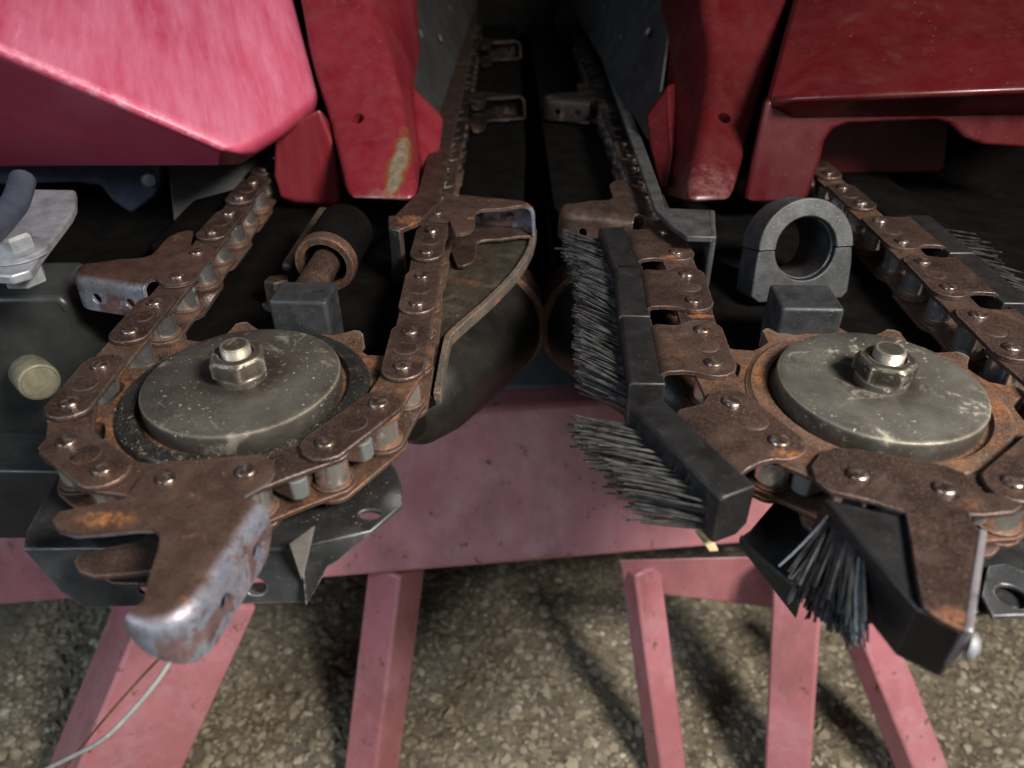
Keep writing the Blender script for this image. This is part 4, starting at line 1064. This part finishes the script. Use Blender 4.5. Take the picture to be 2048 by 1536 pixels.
guard('dull red plastic guard strip, right of the row opening', rowsR, lob + [p + Vector((.03, .06, -.01)) for p in lob], (Q(1446, 241, .7475), nf), M['red_dull'], None)
# scraped patch on the left guard
# ------------------------------------------------------------------ right hood
hr_ = thing('divider_hood', 'dark red plastic hood at the upper right with an arched cut-out', 'hood', Q(1800, 300, .70))
fp = [(1500, 398), (1482, 392), (1500, 330), (1530, 200), (1590, 192), (2150, 178), (2150, 300), (1960, 288), (1925, 275), (1895, 246), (1870, 240), (1700, 246), (1665, 258), (1648, 282), (1640, 312), (1612, 386), (1600, 396)]
va = [Q(x, y, .700 + (.0 if y > 210 else .004)) for x, y in fp]; 
vA = [(p.x - va[0].x, p.z - va[0].z) for p in va]
v, f = sheet_data(vA, (), None, .010)
b0_ = va[0]
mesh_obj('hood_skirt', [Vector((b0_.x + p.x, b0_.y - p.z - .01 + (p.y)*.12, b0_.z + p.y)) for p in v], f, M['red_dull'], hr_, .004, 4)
S0, S1, S2 = Q(1528, 205, .705), Q(1592, 198, .672), Q(2160, 176, .650)
D1, D2, D0 = Q(1588, 240, .702), Q(2160, 232, .702), Q(1530, 240, .715)
K0, K1, K2 = Q(1640, -200, 1.05), Q(1900, -200, 1.00), Q(2300, -200, .98)
back = [Q(1560, 200, 1.1), Q(1600, 200, 1.1), Q(2200, 190, 1.1)]
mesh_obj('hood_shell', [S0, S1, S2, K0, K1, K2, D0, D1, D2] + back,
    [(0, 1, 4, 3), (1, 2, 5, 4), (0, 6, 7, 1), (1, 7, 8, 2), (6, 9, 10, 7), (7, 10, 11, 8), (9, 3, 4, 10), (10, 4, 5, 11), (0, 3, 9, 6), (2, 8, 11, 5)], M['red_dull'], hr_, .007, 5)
iw = [(1620, 236), (1900, 236), (1890, 338), (1878, 344), (1640, 350), (1610, 330)]
va = [Q(x, y, .80) for x, y in iw]; vb = [p + Vector((0, .006, 0)) for p in va]; n = len(iw)
mesh_obj('hood_inner_wall', va + vb, [tuple(range(n)), tuple(reversed(range(n, 2*n)))] + [(i, n+i, n+(i+1) % n, (i+1) % n) for i in range(n)], M['red_dull'], hr_, .002)
# dark body of the machine behind the hoods
mb = thing('machine_body', 'black shadowed machine body behind the hoods and chains', 'machine body', (0, 1.2, Z0))
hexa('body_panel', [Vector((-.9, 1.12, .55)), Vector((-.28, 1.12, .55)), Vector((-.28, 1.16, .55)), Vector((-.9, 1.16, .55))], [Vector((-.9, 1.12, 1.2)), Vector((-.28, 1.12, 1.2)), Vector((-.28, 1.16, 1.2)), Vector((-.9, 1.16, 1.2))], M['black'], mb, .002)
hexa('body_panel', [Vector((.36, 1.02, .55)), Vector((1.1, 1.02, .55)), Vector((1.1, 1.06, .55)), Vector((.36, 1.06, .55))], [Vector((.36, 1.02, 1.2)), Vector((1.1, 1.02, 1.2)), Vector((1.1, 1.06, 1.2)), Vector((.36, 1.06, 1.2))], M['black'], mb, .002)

# ------------------------------------------------------------------ small stuff
cs = U(1408, 1072, -.045)
sv_ = [cs + Vector(v_) for v_ in ((-.004, .004, 0), (.003, .005, .001), (.006, -.008, -.002), (.001, -.009, -.001))]
o = mesh_obj('straw_chip', sv_ + [p + Vector((0, 0, -.001)) for p in sv_], [(0, 1, 2, 3), (7, 6, 5, 4), (0, 4, 5, 1), (1, 5, 6, 2), (2, 6, 7, 3), (3, 7, 4, 0)], M['straw'])
tag(o, 'small pale straw chip hanging below the lowest brush', 'straw')


# chaff and grit lying on the sprockets, the deck and the tray
cv, cf = [], []
def flake(p, r):
    a = random.random()*6.28; u = Vector((math.cos(a), math.sin(a), random.uniform(-.3, .3)))*r*random.uniform(.8, 2.2); v = Vector((-math.sin(a), math.cos(a), random.uniform(-.3, .3)))*r*random.uniform(.35, .8); n_ = Vector((0, 0, r*random.uniform(.3, .7)))
    k = len(cv); cv.extend([p - u, p + v, p + u, p - v*.8, p + n_*.9 + u*.2])
    cf.extend([(k, k+1, k+4), (k+1, k+2, k+4), (k+2, k+3, k+4), (k+3, k, k+4), (k+3, k+2, k+1, k)])
for cx, cy, zr, n_, bias in ((-.1618, .3690, -.0095, 520, .75), (.2164, .3580, -.0105, 520, .65)):
    for i in range(n_):
        a = random.gauss(-math.pi/2, bias); r_ = random.uniform(.0592, .0735); z_ = zr if r_ > .0625 else -.0142
        flake(Vector((cx + r_*math.cos(a), cy + r_*math.sin(a), Z0 + z_ + .0001)), random.choice((.0002, .0003, .0003, .0004, .0007)))
    for i in range(40):
        a = random.random()*6.28; r_ = .056*math.sqrt(random.random())
        if r_ > .017: flake(Vector((cx + r_*math.cos(a), cy + r_*math.sin(a), Z0 + .0002)), random.uniform(.0002, .0006))
for i in range(90): flake(Vector((random.gauss(-.045, .014), random.gauss(.52, .05), Z0 - .0407)), random.choice((.0002, .0003, .0006)))
for i in range(50):
    p = U(random.uniform(600, 780), random.uniform(960, 1050), -.0468); flake(p, random.choice((.0002, .0003, .0006)))
for P_, n_ in ((pl, 260), (pr, 260)):
    for i in range(n_):
        k = random.randrange(8, 32); q = P_[k].lerp(P_[k+1], random.random())
        if q.y < .75: flake(Vector((q.x + random.uniform(-.011, .011), q.y + random.uniform(-.011, .011), Z0 + ZO + .0003)), random.uniform(.0002, .0005))
me = bpy.data.meshes.new('chaff'); me.from_pydata(cv, [], cf); finish(me, 0)
o = link('chaff', me, M['straw_dust']); o['kind'] = 'stuff'; o['label'] = 'pale crumbs of chaff and grit on the sprockets and plates'
